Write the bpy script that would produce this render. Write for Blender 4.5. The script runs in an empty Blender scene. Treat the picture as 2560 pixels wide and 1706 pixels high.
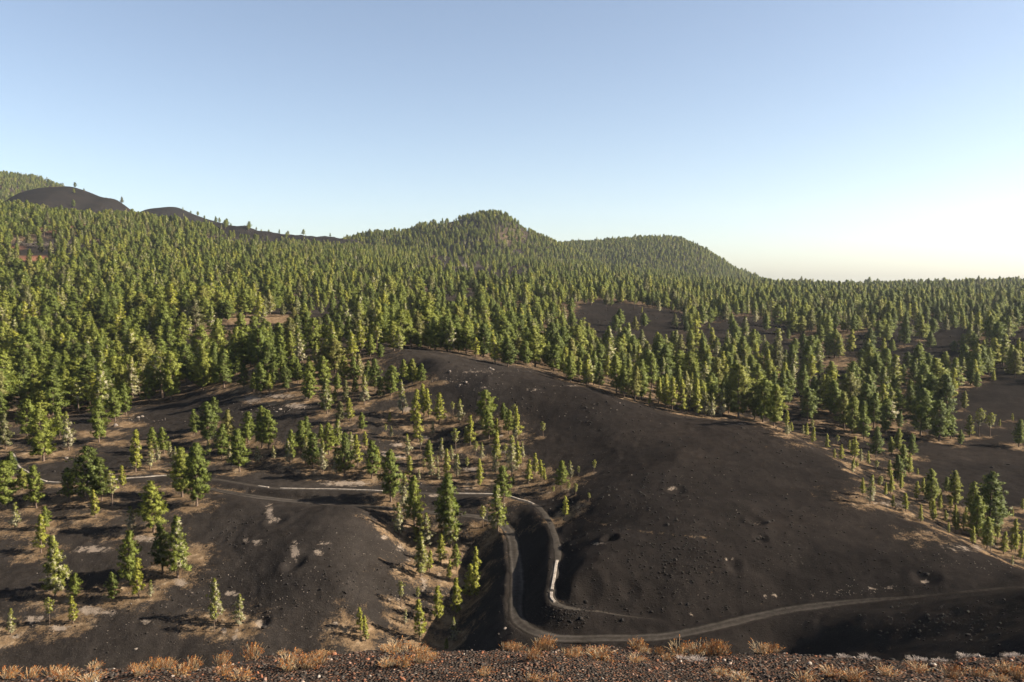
import bpy, math, random
import numpy as np
from mathutils import Vector

random.seed(7)
rng = np.random.default_rng(7)
scene = bpy.context.scene
col = scene.collection

# ------------------------------------------------------------------ camera, sky, sun, exposure
F, CX, CY, HOR = 2009.0, 1280.0, 853.0, 690.0
PITCH = math.atan((CY - HOR) / F)
cam_d = bpy.data.cameras.new('camera')
cam = bpy.data.objects.new('camera', cam_d)
col.objects.link(cam)
cam.location = (0, 0, 0)
cam.rotation_euler = (math.radians(90) - PITCH, 0, 0)
cam_d.sensor_width = 36.0
cam_d.lens = 36.0 * F / 2560.0
cam_d.clip_start = 0.1
cam_d.clip_end = 20000
scene.camera = cam

SUN_EL = math.radians(29)
SUN_AZ = math.radians(94)            # clockwise from +Y (the view direction): from the right, a little behind
world = bpy.data.worlds.new('World')
scene.world = world
world.use_nodes = True
wn = world.node_tree.nodes
wl = world.node_tree.links
wn.clear()
sky = wn.new('ShaderNodeTexSky')
sky.sky_type = 'NISHITA'
sky.sun_disc = False
sky.sun_elevation = SUN_EL
sky.sun_rotation = SUN_AZ
sky.altitude = 1400
sky.air_density = 1.0
sky.dust_density = 2.4
sky.ozone_density = 1.0
bg = wn.new('ShaderNodeBackground')
bg.inputs['Strength'].default_value = 0.055
wo = wn.new('ShaderNodeOutputWorld')
hs = wn.new('ShaderNodeHueSaturation')
hs.inputs['Saturation'].default_value = 0.85
hs.inputs['Value'].default_value = 1.0
wl.new(sky.outputs[0], hs.inputs['Color'])
wl.new(hs.outputs[0], bg.inputs[0])
wl.new(bg.outputs[0], wo.inputs[0])

sun_d = bpy.data.lights.new('sun', 'SUN')
sun_d.energy = 5.0
sun_d.angle = math.radians(0.5)
sun_d.color = (1.0, 0.90, 0.75)
sun = bpy.data.objects.new('sun', sun_d)
col.objects.link(sun)
sdir = Vector((math.sin(SUN_AZ) * math.cos(SUN_EL), math.cos(SUN_AZ) * math.cos(SUN_EL), math.sin(SUN_EL)))
sun.rotation_euler = sdir.to_track_quat('Z', 'Y').to_euler()
sun.location = (60, -20, 60)

vs = scene.view_settings
vs.view_transform = 'Standard'
vs.look = 'None'
vs.gamma = 1.0
vs.exposure = 1.75
vs.use_curve_mapping = False
cy = scene.cycles
cy.use_denoising = True
cy.max_bounces = 5
cy.diffuse_bounces = 2
cy.glossy_bounces = 1
cy.transmission_bounces = 2
cy.volume_bounces = 0
cy.transparent_max_bounces = 4
cy.caustics_reflective = False
cy.caustics_refractive = False

HAZE_DENSITY = 0.000036

# ------------------------------------------------------------------ pixel -> place helpers
ST, CT = math.sin(PITCH), math.cos(PITCH)

def ray(px, py):
    u = (np.asarray(px, float) - CX) / F
    v = (np.asarray(py, float) - CY) / F
    return u, CT - v * ST, -(ST + v * CT)

def at_z(px, py, z):
    a, b, c = ray(px, py)
    t = z / c
    return (float(a * t), float(b * t), float(z))

def at_y(px, py, y):
    a, b, c = ray(px, py)
    t = y / b
    return (float(a * t), float(y), float(c * t))

def project(X, Y, Z):
    d = Y * CT - Z * ST
    up = Y * ST + Z * CT
    d = np.maximum(d, 0.1)
    return CX + F * X / d, CY - F * up / d, d

def hash2(ix, iy, seed):
    h = (ix.astype(np.int64) * 374761393 + iy.astype(np.int64) * 668265263 + seed * 1442695041) & 0xFFFFFFFF
    h = ((h ^ (h >> 13)) * 1274126177) & 0xFFFFFFFF
    h = h ^ (h >> 16)
    return (h & 0xFFFF) / 65535.0

def vnoise(x, y, seed=0):
    ix = np.floor(x); iy = np.floor(y)
    fx = x - ix; fy = y - iy
    fx = fx * fx * (3 - 2 * fx); fy = fy * fy * (3 - 2 * fy)
    a = hash2(ix, iy, seed); b = hash2(ix + 1, iy, seed)
    c = hash2(ix, iy + 1, seed); d = hash2(ix + 1, iy + 1, seed)
    return (a * (1 - fx) + b * fx) * (1 - fy) + (c * (1 - fx) + d * fx) * fy - 0.5

def fbm(x, y, seed=0, octv=4):
    s = np.zeros_like(x); a = 1.0
    for o in range(octv):
        s += a * vnoise(x, y, seed + o * 17)
        x = x * 2.03 + 11.3; y = y * 2.03 + 5.7; a *= 0.5
    return s

def sstep(a, b, x):
    t = np.clip((x - a) / (b - a), 0, 1)
    return t * t * (3 - 2 * t)

# ------------------------------------------------------------------ terrain
# the two man-made lines: (px, py, elevation)
ROAD = [(470,1212,-46.2),(536,1225,-46.5),(620,1240,-46.9),(700,1250,-47.3),(800,1259,-47.5),(912,1267,-47.6),(1046,1279,-48.0),
        (1142,1287,-48.3),(1206,1295,-48.5),(1254,1311,-49.0),(1281,1345,-49.8),(1287,1381,-50.2),(1292,1426,-50.6),
        (1294,1474,-51.0),(1290,1510,-51.3),(1295,1548,-51.5),(1323,1574,-51.6),(1381,1594,-51.6),(1439,1598,-51.5),
        (1514,1596,-51.3),(1600,1596,-51.1),(1675,1590,-50.8),(1782,1569,-50.3),(1889,1543,-50.0),(1996,1522,-49.2),
        (2157,1503,-48.0),(2290,1493,-47.0),(2398,1482,-46.0),(2478,1474,-45.5),(2560,1468,-45.0),(2660,1460,-44.5)]
CANAL = [(30,1132,-45.4),(38,1146,-45.5),(48,1168,-45.55),(77,1185,-45.6),(117,1205,-45.6),(189,1207,-45.6),(261,1203,-45.65),
         (315,1197,-45.7),(360,1194,-45.7),(428,1190,-45.75),(531,1198,-45.8),(585,1206,-45.85),(675,1220,-45.9),
         (750,1223,-45.95),(823,1224,-46.0),(919,1227,-46.1),(1046,1233,-46.2),(1142,1235,-46.3),(1238,1237,-46.35),
         (1273,1242,-46.4),(1300,1250,-46.4),(1323,1256,-46.5),(1349,1271,-46.6),(1371,1300,-46.8),(1386,1336,-47.0),
         (1394,1368,-47.2),(1395,1394,-47.3),(1391,1410,-47.5),(1387,1436,-47.8),(1382,1465,-48.3),(1378,1487,-48.8),
         (1381,1500,-49.0),(1397,1513,-49.2),(1429,1521,-49.4),(1497,1529,-49.8),(1560,1540,-50.1),(1640,1549,-50.2)]

def resample(pts, step):
    p = np.array(pts, float)
    # Catmull-Rom
    out = []
    n = len(p)
    for i in range(n - 1):
        p0 = p[max(i - 1, 0)]; p1 = p[i]; p2 = p[i + 1]; p3 = p[min(i + 2, n - 1)]
        for t in np.linspace(0, 1, 12, endpoint=False):
            out.append(0.5 * ((2 * p1) + (-p0 + p2) * t + (2 * p0 - 5 * p1 + 4 * p2 - p3) * t * t + (-p0 + 3 * p1 - 3 * p2 + p3) * t ** 3))
    out.append(p[-1])
    out = np.array(out)
    d = np.r_[0, np.cumsum(np.linalg.norm(np.diff(out, axis=0), axis=1))]
    m = max(2, int(d[-1] / step) + 1)
    s = np.linspace(0, d[-1], m)
    return np.stack([np.interp(s, d, out[:, k]) for k in range(3)], 1)

road_w = resample([at_z(*p) for p in ROAD], 0.8)
canal_w = resample([at_z(*p) for p in CANAL], 0.7)

def offset_line(line, off):
    t = np.gradient(line[:, :2], axis=0)
    t /= np.linalg.norm(t, axis=1)[:, None] + 1e-9
    nrm = np.stack([-t[:, 1], t[:, 0]], 1)          # left of travel
    o = line.copy(); o[:, :2] += nrm * off
    return o

CTRL = []
Zp = lambda px, py, z: CTRL.append(at_z(px, py, z))
Yp = lambda px, py, y: CTRL.append(at_y(px, py, y))
Wp = lambda x, y, z: CTRL.append((x, y, z))
for r_ in (offset_line(road_w, 1.5), offset_line(road_w, -1.5)):
    CTRL += [tuple(p) for p in r_[::4]]
for r_ in (offset_line(canal_w, 1.0), offset_line(canal_w, -0.9)):
    CTRL += [tuple(p) for p in r_[::4]]
N_BREAK = len(CTRL)
# cut bank on the hill side of the channel path (right bend)
for px, py, z in [(1400,1300,-44.6),(1422,1340,-44.9),(1432,1380,-45.2),(1432,1420,-45.6),(1425,1455,-46.2),(1440,1490,-48.2),(1500,1503,-48.9),(1580,1517,-49.3)]:
    Zp(px, py, z)
# gully floor left of the track
for px, py, z in [(1223,1338,-50.6),(1210,1365,-52.6),(1203,1394,-54.0),(1200,1426,-55.0),(1192,1484,-56.0),(1165,1523,-57.0),(1142,1561,-58.0),(1126,1620,-59.2),(1110,1680,-60.0)]:
    Zp(px, py, z)
# slope with trees left of the gully
for px, py, z in [(1190,1330,-50.3),(1150,1350,-51.6),(1170,1400,-54.2),(1150,1450,-55.2),(1120,1500,-56.2),(1080,1560,-57.4),(1050,1640,-58.6),(1100,1400,-53.2),(1050,1330,-50.4),(1000,1380,-52.0),(1040,1450,-54.0),(1000,1560,-57.0),(1000,1315,-49.6)]:
    Zp(px, py, z)
# the mound
for px, py, y in [(760,1262,158),(840,1256,157),(900,1266,156)]:
    Yp(px, py, y)
for px, py, z in [(700,1290,-46.9),(640,1290,-47.6),(600,1350,-49.3),(800,1350,-47.4),(970,1345,-49.2),(930,1300,-47.3),(850,1450,-50.6),(950,1450,-52.6),(700,1450,-51.2),(600,1500,-54),
                  (850,1580,-56),(600,1580,-56),(400,1560,-55.5),(450,1400,-51.2),(500,1310,-48.6),(330,1480,-53.6),(200,1600,-57),(0,1600,-57.4),(100,1400,-52),(0,1480,-54),
                  (100,1300,-48.6),(300,1310,-48.6),(250,1250,-46.9),(0,1250,-47),(400,1250,-47),(-200,1300,-49),(-200,1500,-55),(-250,1150,-46),(750,1660,-59),(300,1680,-59),(1000,1680,-60),(0,1700,-60)]:
    Zp(px, py, z)
# big ash hill on the right
for px, py, z in [(1500,1450,-46.6),(1500,1350,-44.2),(1450,1250,-43.3),(1400,1150,-41.6),(1350,1050,-36.2),(1200,960,-29),(1100,915,-25.6),(1700,1300,-42),(1700,1150,-38.5),(1720,1075,-36),
                  (1900,1250,-42),(1900,1380,-44.6),(1900,1480,-48.2),(1700,1450,-46.6),(1700,1520,-49.4),(2100,1400,-45.4),(2000,1150,-39.5),(2100,1250,-42),(2250,1420,-45.6),(2400,1430,-45.4),(1350,1180,-43.6),(1300,1120,-40.6),(1600,1400,-45.2)]:
    Zp(px, py, z)
CREST = [(1010,884,248),(1080,892,238),(1150,907,231),(1280,930,222),(1400,955,215),(1500,985,210),(1600,1022,205),(1740,1046,200),(1850,1054,196),(1930,1062,192),(2000,1096,183),(2100,1156,172),(2200,1220,160),(2300,1290,148),(2430,1360,136),(2560,1430,126),(2700,1490,119)]
for i, (px, py, y) in enumerate(CREST):
    Yp(px, py, y)
    x0, y0, z0 = at_y(px, py, y)
    if px > 1100:
        dy = 10 if px < 2300 else 8
        drop = np.interp(px, [1100, 1400, 1740, 2100, 2560], [2.5, 4.0, 5.5, 5.5, 4.0])
        Wp(x0 * (y0 + dy) / y0 + 3, y0 + dy, z0 - drop)
# hollow beyond the crest
for px, py, z in [(2400,1180,-50),(2200,1130,-48.5),(2200,1060,-46),(2500,1050,-46.5),(2050,1090,-46.5),(2330,1270,-49.5),(2560,1270,-51.5),(2650,1150,-50),(2480,1372,-50),(2300,1010,-44),(1990,1050,-45),(1900,990,-42.5),(1700,960,-40),(1500,930,-38),(2560,950,-41)]:
    Zp(px, py, z)
# left and middle ground behind the channel
for px, py, z in [(900,1150,-43),(1000,1050,-37.5),(900,1000,-34),(700,1100,-41),(700,1000,-35),(500,1100,-42.5),(450,1030,-40.5),(330,1060,-43),(250,1130,-44.6),(120,1100,-44),(0,1060,-43.5),(850,950,-31),(1000,960,-32),
                  (1150,1050,-37.5),(1150,1150,-43),(1250,1200,-45),(700,900,-28),(850,860,-25),(560,940,-35),(500,860,-29),(430,950,-39),(200,1000,-41.5),(0,980,-41),(200,900,-36),(0,880,-34),(200,800,-25),(0,790,-22),(450,800,-22),(1000,850,-26),(1000,790,-22),(1250,860,-30),(1250,800,-25),
                  (1500,860,-34),(1500,800,-27),(1700,860,-36),(1900,900,-39),(2100,900,-39),(2300,900,-40),(2500,900,-38),(1750,800,-29),(2000,800,-31),(2250,800,-31),(2500,800,-29),(2620,850,-30)]:
    Zp(px, py, z)
for px, py, y in [(0,730,560),(200,730,560),(450,730,570),(700,800,400),(700,740,560),(1000,735,590),(1250,745,590),(1500,750,610),(1750,755,680),(2000,755,730),(2250,755,740),(2500,760,720),
                  (0,690,660),(200,690,660),(450,690,700),(700,695,740),(1000,697,760),(1250,703,800),(1500,712,870),(1750,727,950),(2000,735,1010),(2250,737,1010),(2500,735,990),
                  (0,635,760),(200,635,780),(350,650,800),(560,655,860),(800,660,930),(1000,668,960),(1250,676,1000),(1500,690,1100),(1750,712,1250),(2000,718,1400),(2250,716,1380),(2500,712,1350),(2700,705,1350),
                  (0,590,880),(250,600,900),(0,555,1000),(250,570,1020),(0,518,1180),(96,527,1180),(191,553,1180),(245,560,1180),(287,549,1180),(325,543,1180),(383,556,1180),(497,572,1180),(560,594,1200),(560,622,1080),(700,625,1250),(850,628,1300),(1000,632,1300),(1250,645,1350),(1500,668,1500),(1700,690,1500),
                  (-200,540,1180),(-200,650,760),(-200,740,560),(-250,850,400),(-250,1000,260)]:
    Yp(px, py, y)
for x, y, z in [(-1200,1900,90),(-600,1900,60),(0,1900,30),(400,1900,-20),(800,1900,-70),(1300,1900,-80),(-2500,3200,60),(0,3200,-20),(1500,3200,-120),(2600,2600,-120),(-4000,4800,0),(0,4800,-100),(3500,4800,-160),(-1500,1000,90),(-1600,500,20),(-600,250,-38),(-500,150,-50),(-300,80,-55),(1600,1000,-10),(1000,500,-20),(500,250,-40),(300,150,-42)]:
    Wp(x, y, z)
# spur of the near cone, lower right
for px, py, y in [(2700,1455,98),(2560,1474,101),(2440,1486,104),(2330,1500,106),(2200,1525,107),(2560,1540,88),(2560,1640,72),(2350,1560,96),(2350,1640,84),(2150,1570,104),(2150,1640,98),(1950,1590,111),(1950,1650,107),(1700,1650,110),(1450,1650,109)]:
    Yp(px, py, y)
for px, y, z in [(2750,70,-30),(2900,90,-34)]:
    a, b, c = ray(px, 1500); Wp(a / b * y, y, z)

C = np.array(CTRL)
# thin out near duplicates
keep = []
for i, p in enumerate(C):
    rr = math.hypot(p[0], p[1])
    if all(math.hypot(p[0] - C[k][0], p[1] - C[k][1]) > 0.006 * rr for k in keep[-400:]):
        keep.append(i)
C = C[keep]
cu = np.arctan2(C[:, 0], C[:, 1]); cv = np.log(np.hypot(C[:, 0], C[:, 1]))
n = len(C)
A = np.zeros((n + 3, n + 3))
RC2 = 0.014 ** 2
A[:n, :n] = np.sqrt((cu[:, None] - cu[None]) ** 2 + (cv[:, None] - cv[None]) ** 2 + RC2)
lam = np.where(np.array(keep) < N_BREAK, 0.0006, 0.006)
A[:n, :n] -= np.diag(lam)          # slight smoothing
A[:n, n] = 1; A[:n, n + 1] = cu; A[:n, n + 2] = cv
A[n:, :n] = A[:n, n:].T
b_ = np.r_[C[:, 2], 0, 0, 0]
WGT = np.linalg.solve(A, b_)

def rbf(X, Y):
    u = np.arctan2(X, Y).ravel(); v = np.log(np.maximum(np.hypot(X, Y), 1.0)).ravel()
    out = np.empty_like(u)
    cu32 = cu.astype(np.float32); cv32 = cv.astype(np.float32); w32 = WGT[:n]
    for s in range(0, len(u), 20000):
        a = u[s:s + 20000].astype(np.float32)[:, None] - cu32; c = v[s:s + 20000].astype(np.float32)[:, None] - cv32
        out[s:s + 20000] = np.sqrt(a * a + c * c + np.float32(RC2)).astype(np.float64) @ w32 + WGT[n] + WGT[n + 1] * u[s:s + 20000] + WGT[n + 2] * v[s:s + 20000]
    return out.reshape(X.shape)

def rim_y(X):
    return np.interp(X, [-16, -8, -6, -3.6, -2.2, 0, 1.2, 3.0, 5.0, 8, 16], [8.3, 8.9, 10.0, 11.4, 11.9, 12.2, 12.6, 11.9, 11.6, 11.3, 11.0])

def fore(X, Y):
    ye = rim_y(X) + 0.3 * vnoise(X * 0.9, Y * 0 + 3.0, 5)
    base = -1.72 - 0.33 * Y
    z = base - 0.5 * np.logaddexp(0, (Y - ye) / 0.45) * 0.45
    z = z + 0.20 * fbm(X * 0.5, Y * 0.5, 31, 4) + 0.05 * fbm(X * 2.3, Y * 2.3, 71, 3)
    return z

def nearest_line(X, Y, line, rad):
    d = np.full(X.shape, 1e9)
    m = np.ones(X.shape, bool)
    m &= (X > line[:, 0].min() - rad) & (X < line[:, 0].max() + rad) & (Y > line[:, 1].min() - rad) & (Y < line[:, 1].max() + rad)
    idx = np.where(m.ravel())[0]
    xs = X.ravel()[idx]; ys = Y.ravel()[idx]
    dd = np.empty(len(idx)); zz = np.empty(len(idx))
    for s in range(0, len(idx), 20000):
        q = (xs[s:s + 20000, None] - line[None, :, 0]) ** 2 + (ys[s:s + 20000, None] - line[None, :, 1]) ** 2
        k = q.argmin(1)
        dd[s:s + 20000] = np.sqrt(q[np.arange(len(k)), k]); zz[s:s + 20000] = line[k, 2]
    d = d.ravel(); z = np.zeros(len(d)); d[idx] = dd; z[idx] = zz
    return d.reshape(X.shape), z.reshape(X.shape)

# distant hills: skyline (px, py of the ground), distance of the crest, front and back reach
HILLS = [
    ('wooded_hill', [(820,640),(870,600),(926,589),(954,584),(996,587),(1024,580),(1057,568),(1099,561),(1141,553),(1197,540),(1232,535),(1251,537),(1291,562),(1338,590),(1384,610),(1422,628),(1480,655),(1560,700)], 1650, 330, 420),
    ('wooded_dome', [(1330,640),(1384,614),(1422,610),(1492,609),(1525,604),(1571,601),(1641,598),(1688,601),(1712,608),(1758,627),(1805,656),(1842,680),(1899,700),(2000,740)], 2050, 420, 500),
    ('cinder_cone', [(-60,560),(0,530),(40,499),(70,480),(110,470),(150,468),(182,468),(215,478),(245,490),(270,497),(285,495),(300,505),(330,528),(370,560)], 1700, 330, 400),
    ('mountain_ridge', [(-300,420),(-100,432),(0,442),(50,444),(80,449),(130,456),(180,474),(230,497),(290,530),(400,580)], 2700, 700, 900),
    ('cinder_knoll', [(330,540),(375,522),(400,520),(432,517),(452,521),(480,534),(520,549),(580,566),(640,585)], 1950, 300, 400),
    ('lava_ridge', [(470,560),(540,562),(590,566),(615,565),(640,577),(700,586),(780,592),(850,596),(900,606),(980,640)], 1480, 170, 300),
]
HZ = []
for nm, prof, yc, wf, wb in HILLS:
    pts = np.array([at_y(px, py, yc) for px, py in prof])
    HZ.append((nm, pts[:, 0], pts[:, 2], yc, wf, wb))

def hill(h, X, Y):
    nm, xs, zs, yc, wf, wb = h
    sx = X * yc / np.maximum(Y, 1)          # runs a little outward with distance, like a ridge spur
    sx = 0.5 * sx + 0.5 * X
    z = np.interp(sx, xs, zs, left=-400, right=-400)
    for o in (-7, 7):
        z = z + np.interp(sx + o, xs, zs, left=-400, right=-400)
    z /= 3
    t = (Y - yc)
    fall = np.where(t < 0, (t / wf) ** 2 / (0.3 + np.abs(t / wf)), (t / wb) ** 2 / (0.3 + np.abs(t / wb)))
    z = z - fall * np.where(t < 0, 115.0, 150.0)
    rough = 3.0 * fbm(X / 60, Y / 60, 91, 4)
    if nm == 'lava_ridge':
        rough = 6 * np.abs(fbm(X / 26, Y / 26, 13, 5))
    if nm in ('cinder_cone', 'cinder_knoll'):
        rough = 1.5 * fbm(X / 60, Y / 60, 91, 3)
    return z + rough

# small collapse pits in the ash
DENTS = [(*at_z(px, py, z)[:2], r_, d_) for px, py, z, r_, d_ in
         [(1525,1352,-44.2,1.0,.9),(1890,1308,-43.0,1.2,.6),(1902,1350,-44.0,.9,.6),(1572,1445,-46.0,1.3,.5),(1470,1447,-46.3,1.6,.5),(735,1400,-49.0,1.4,.7),(690,1300,-47.0,1.5,.6),(655,1560,-55.4,1.0,.6),(1690,1225,-40.8,1.4,.5),(1835,1400,-45.0,1.0,.4),(2315,1440,-45.5,1.4,.6)]]
def terrain(X, Y, full=False):
    X = np.asarray(X, float); Y = np.asarray(Y, float)
    R = np.hypot(X, Y)
    z = rbf(X, Y)
    w0 = sstep(45, 62, R)
    z = z * w0 - 60.0 * (1 - w0)
    near = sstep(60, 90, R)
    z = z + (0.40 * fbm(X / 6.0, Y / 6.0, 3, 4) + 0.7 * fbm(X / 19.0, Y / 19.0, 41, 2) + .17 * fbm(X / 1.3, Y / 1.3, 47, 2)) * near + 1.6 * fbm(X / 40, Y / 40, 9, 3) * sstep(230, 420, R) + 2.5 * fbm(X / 120, Y / 120, 23, 3) * sstep(400, 800, R)
    d, zr = nearest_line(X, Y, road_w, 7)
    w = 1 - sstep(1.35, 2.3, d)
    z = z * (1 - w) + zr * w
    z = z + 0.10 * (sstep(1.3, 1.6, d) - sstep(1.9, 2.6, d)) * (0.5 + 2.2 * vnoise(X * 1.1, Y * 1.1, 44)) * (d < 3)
    d2, zc = nearest_line(X, Y, canal_w, 7)
    w = 1 - sstep(0.75, 1.7, d2)
    z = z * (1 - w) + zc * w
    for dx_, dy_, dr_, dd_ in DENTS:
        q = ((X - dx_) ** 2 + (Y - dy_) ** 2) / dr_ ** 2
        z = z - dd_ * np.exp(-q) + .35 * dd_ * np.exp(-(np.sqrt(q) - 1.7) ** 2 * 3)
    comp = np.zeros(X.shape, int)
    zf = fore(X, Y)
    m = zf > z
    z = np.where(m, zf, z); comp[m] = 1
    for k, h in enumerate(HZ):
        sel = R > 900
        zh = np.full(X.shape, -1e9)
        if sel.any():
            zh[sel] = hill(h, X[sel], Y[sel])
        m = zh > z
        z = np.where(m, zh, z); comp[m] = 2 + k
    if full:
        return z, comp, d, d2
    return z

def cast(px, py, y0=62.0, y1=2600.0):
    """first meeting of the pixel rays with the ground"""
    px = np.atleast_1d(np.asarray(px, float)); py = np.atleast_1d(np.asarray(py, float))
    a, b, c = ray(px, py)
    ys = np.concatenate([np.arange(y0, 330, 1.0), np.geomspace(330, y1, 260)])
    Y = np.broadcast_to(ys, (len(px), len(ys))); X = Y * (a / b)[:, None]; Zr = Y * (c / b)[:, None]
    hit = surf(X, Y) > Zr
    k = np.where(hit.any(1), hit.argmax(1), len(ys) - 1)
    lo = ys[np.maximum(k - 1, 0)]; hi = ys[k]
    for _ in range(10):
        mid = 0.5 * (lo + hi)
        h = surf(mid * a / b, mid) > mid * c / b
        hi = np.where(h, mid, hi); lo = np.where(h, lo, mid)
    return hi * a / b, hi

# ------------------------------------------------------------------ small build helpers
def mesh_np(name, verts, faces):
    """faces: (m, k) array of vertex ids"""
    verts = np.asarray(verts, np.float32); faces = np.asarray(faces, np.int32)
    me = bpy.data.meshes.new(name)
    m, k = faces.shape
    me.vertices.add(len(verts)); me.vertices.foreach_set('co', verts.ravel())
    me.loops.add(m * k); me.loops.foreach_set('vertex_index', faces.ravel())
    me.polygons.add(m); me.polygons.foreach_set('loop_start', np.arange(0, m * k, k, dtype=np.int32))
    me.update(calc_edges=True)
    return me

def fattr(me, name, vals):
    at = me.attributes.new(name, 'FLOAT', 'POINT')
    at.data.foreach_set('value', np.asarray(vals, np.float32))

def obj(name, me, mat=None, parent=None, loc=(0, 0, 0)):
    o = bpy.data.objects.new(name, me)
    col.objects.link(o)
    o.location = loc
    if mat is not None and me is not None and len(me.materials) == 0:
        me.materials.append(mat)
    if parent is not None:
        o.parent = parent
    return o

def smooth(me):
    me.polygons.foreach_set('use_smooth', np.ones(len(me.polygons), bool))

class NT:
    def __init__(self, name):
        self.m = bpy.data.materials.new(name); self.m.use_nodes = True
        self.t = self.m.node_tree; self.n = self.t.nodes; self.n.clear()
        self.out = self.n.new('ShaderNodeOutputMaterial')
    def add(self, typ, **kw):
        nd = self.n.new(typ)
        for k, v in kw.items():
            setattr(nd, k, v)
        return nd
    def link(self, a, b):
        self.t.links.new(a, b)
    def noise(self, scale, detail=4, rough=0.55, vec=None):
        nd = self.add('ShaderNodeTexNoise'); nd.inputs['Scale'].default_value = scale
        nd.inputs['Detail'].default_value = detail; nd.inputs['Roughness'].default_value = rough
        if vec is not None: self.link(vec, nd.inputs['Vector'])
        return nd.outputs['Fac']
    def ramp(self, fac, stops):
        r = self.add('ShaderNodeValToRGB'); e = r.color_ramp.elements
        while len(e) < len(stops): e.new(0.5)
        for i, (p, c) in enumerate(stops):
            e[i].position = p; e[i].color = (*c, 1) if not np.isscalar(c) else (c, c, c, 1)
        self.link(fac, r.inputs[0]); return r.outputs[0]
    def mix(self, fac, a, b, mode='MIX'):
        x = self.add('ShaderNodeMix', data_type='RGBA', blend_type=mode)
        for s, v in ((x.inputs[0], fac), (x.inputs[6], a), (x.inputs[7], b)):
            if hasattr(v, 'links'): self.link(v, s)
            elif np.isscalar(v): s.default_value = v
            else: s.default_value = (*v, 1)
        return x.outputs[2]
    def math(self, op, a, b=0.0):
        x = self.add('ShaderNodeMath', operation=op)
        for s, v in ((x.inputs[0], a), (x.inputs[1], b)):
            if hasattr(v, 'links'): self.link(v, s)
            else: s.default_value = v
        return x.outputs[0]
    def attr(self, name):
        a = self.add('ShaderNodeAttribute'); a.attribute_name = name; return a.outputs['Fac']
    def pos(self):
        return self.add('ShaderNodeNewGeometry').outputs['Position']
    def bsdf(self, colr, rough=0.9, bump=None, strength=0.5, dist=0.05, spec=0.2):
        p = self.add('ShaderNodeBsdfPrincipled')
        p.inputs['Roughness'].default_value = rough
        p.inputs['Specular IOR Level'].default_value = spec
        if hasattr(colr, 'links'): self.link(colr, p.inputs['Base Color'])
        else: p.inputs['Base Color'].default_value = (*colr, 1)
        if bump is not None:
            bn = self.add('ShaderNodeBump'); bn.inputs['Strength'].default_value = strength; bn.inputs['Distance'].default_value = dist
            self.link(bump, bn.inputs['Height']); self.link(bn.outputs[0], p.inputs['Normal'])
        self.link(p.outputs[0], self.out.inputs['Surface'])
        return p

# ------------------------------------------------------------------ trees: list read from the photograph
# zoom windows: origin x, origin y, factor;  entries: base x, base y, top y, kind
TREES = []
def TL(ox, oy, f, lst):
    for bx, by, ty, k in lst:
        TREES.append((ox + bx / f, oy + by / f, (by - ty) / f, k))
TL(0, 1000, 2.221, [
 (240,340,60,'w'),(380,280,70,'l'),(550,235,0,'w'),(30,275,80,'b'),(30,605,345,'w'),(60,440,290,'g'),(130,500,380,'w'),(200,600,370,'g'),
 (385,560,380,'g'),(490,560,265,'w'),(565,560,325,'g'),(625,605,395,'t'),(680,490,365,'y'),(530,655,500,'y'),(755,400,170,'y'),(835,385,235,'l'),
 (850,290,155,'g'),(910,300,155,'g'),(880,345,245,'l'),(945,330,235,'l'),(975,400,260,'l'),(1010,540,270,'g'),(1090,590,250,'w'),(1080,200,55,'g'),
 (1155,240,20,'w'),(1230,330,140,'g'),(1155,320,230,'l'),(1275,335,235,'l'),(1330,400,170,'g'),(1430,355,260,'l'),(1520,330,255,'l'),(850,735,455,'g'),
 (730,740,590,'l'),(255,720,590,'g'),(230,850,640,'y'),(85,720,570,'l'),(725,1030,730,'g'),(770,1100,880,'y'),(835,1100,1000,'l'),(630,1120,955,'g'),
 (905,960,680,'g'),(985,985,650,'m'),(310,1095,760,'m'),(415,1110,960,'g'),(405,1240,1090,'y'),(275,1250,1100,'t'),(60,1305,1160,'l'),(1197,1235,990,'l'),
 (1190,1290,1130,'t'),(1330,1255,1080,'l'),(1270,250,60,'g'),(1380,240,70,'g'),(1190,150,-10,'g'),(640,120,-60,'w'),(700,85,-90,'w'),(330,220,40,'g'),(150,210,0,'w')])
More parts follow.
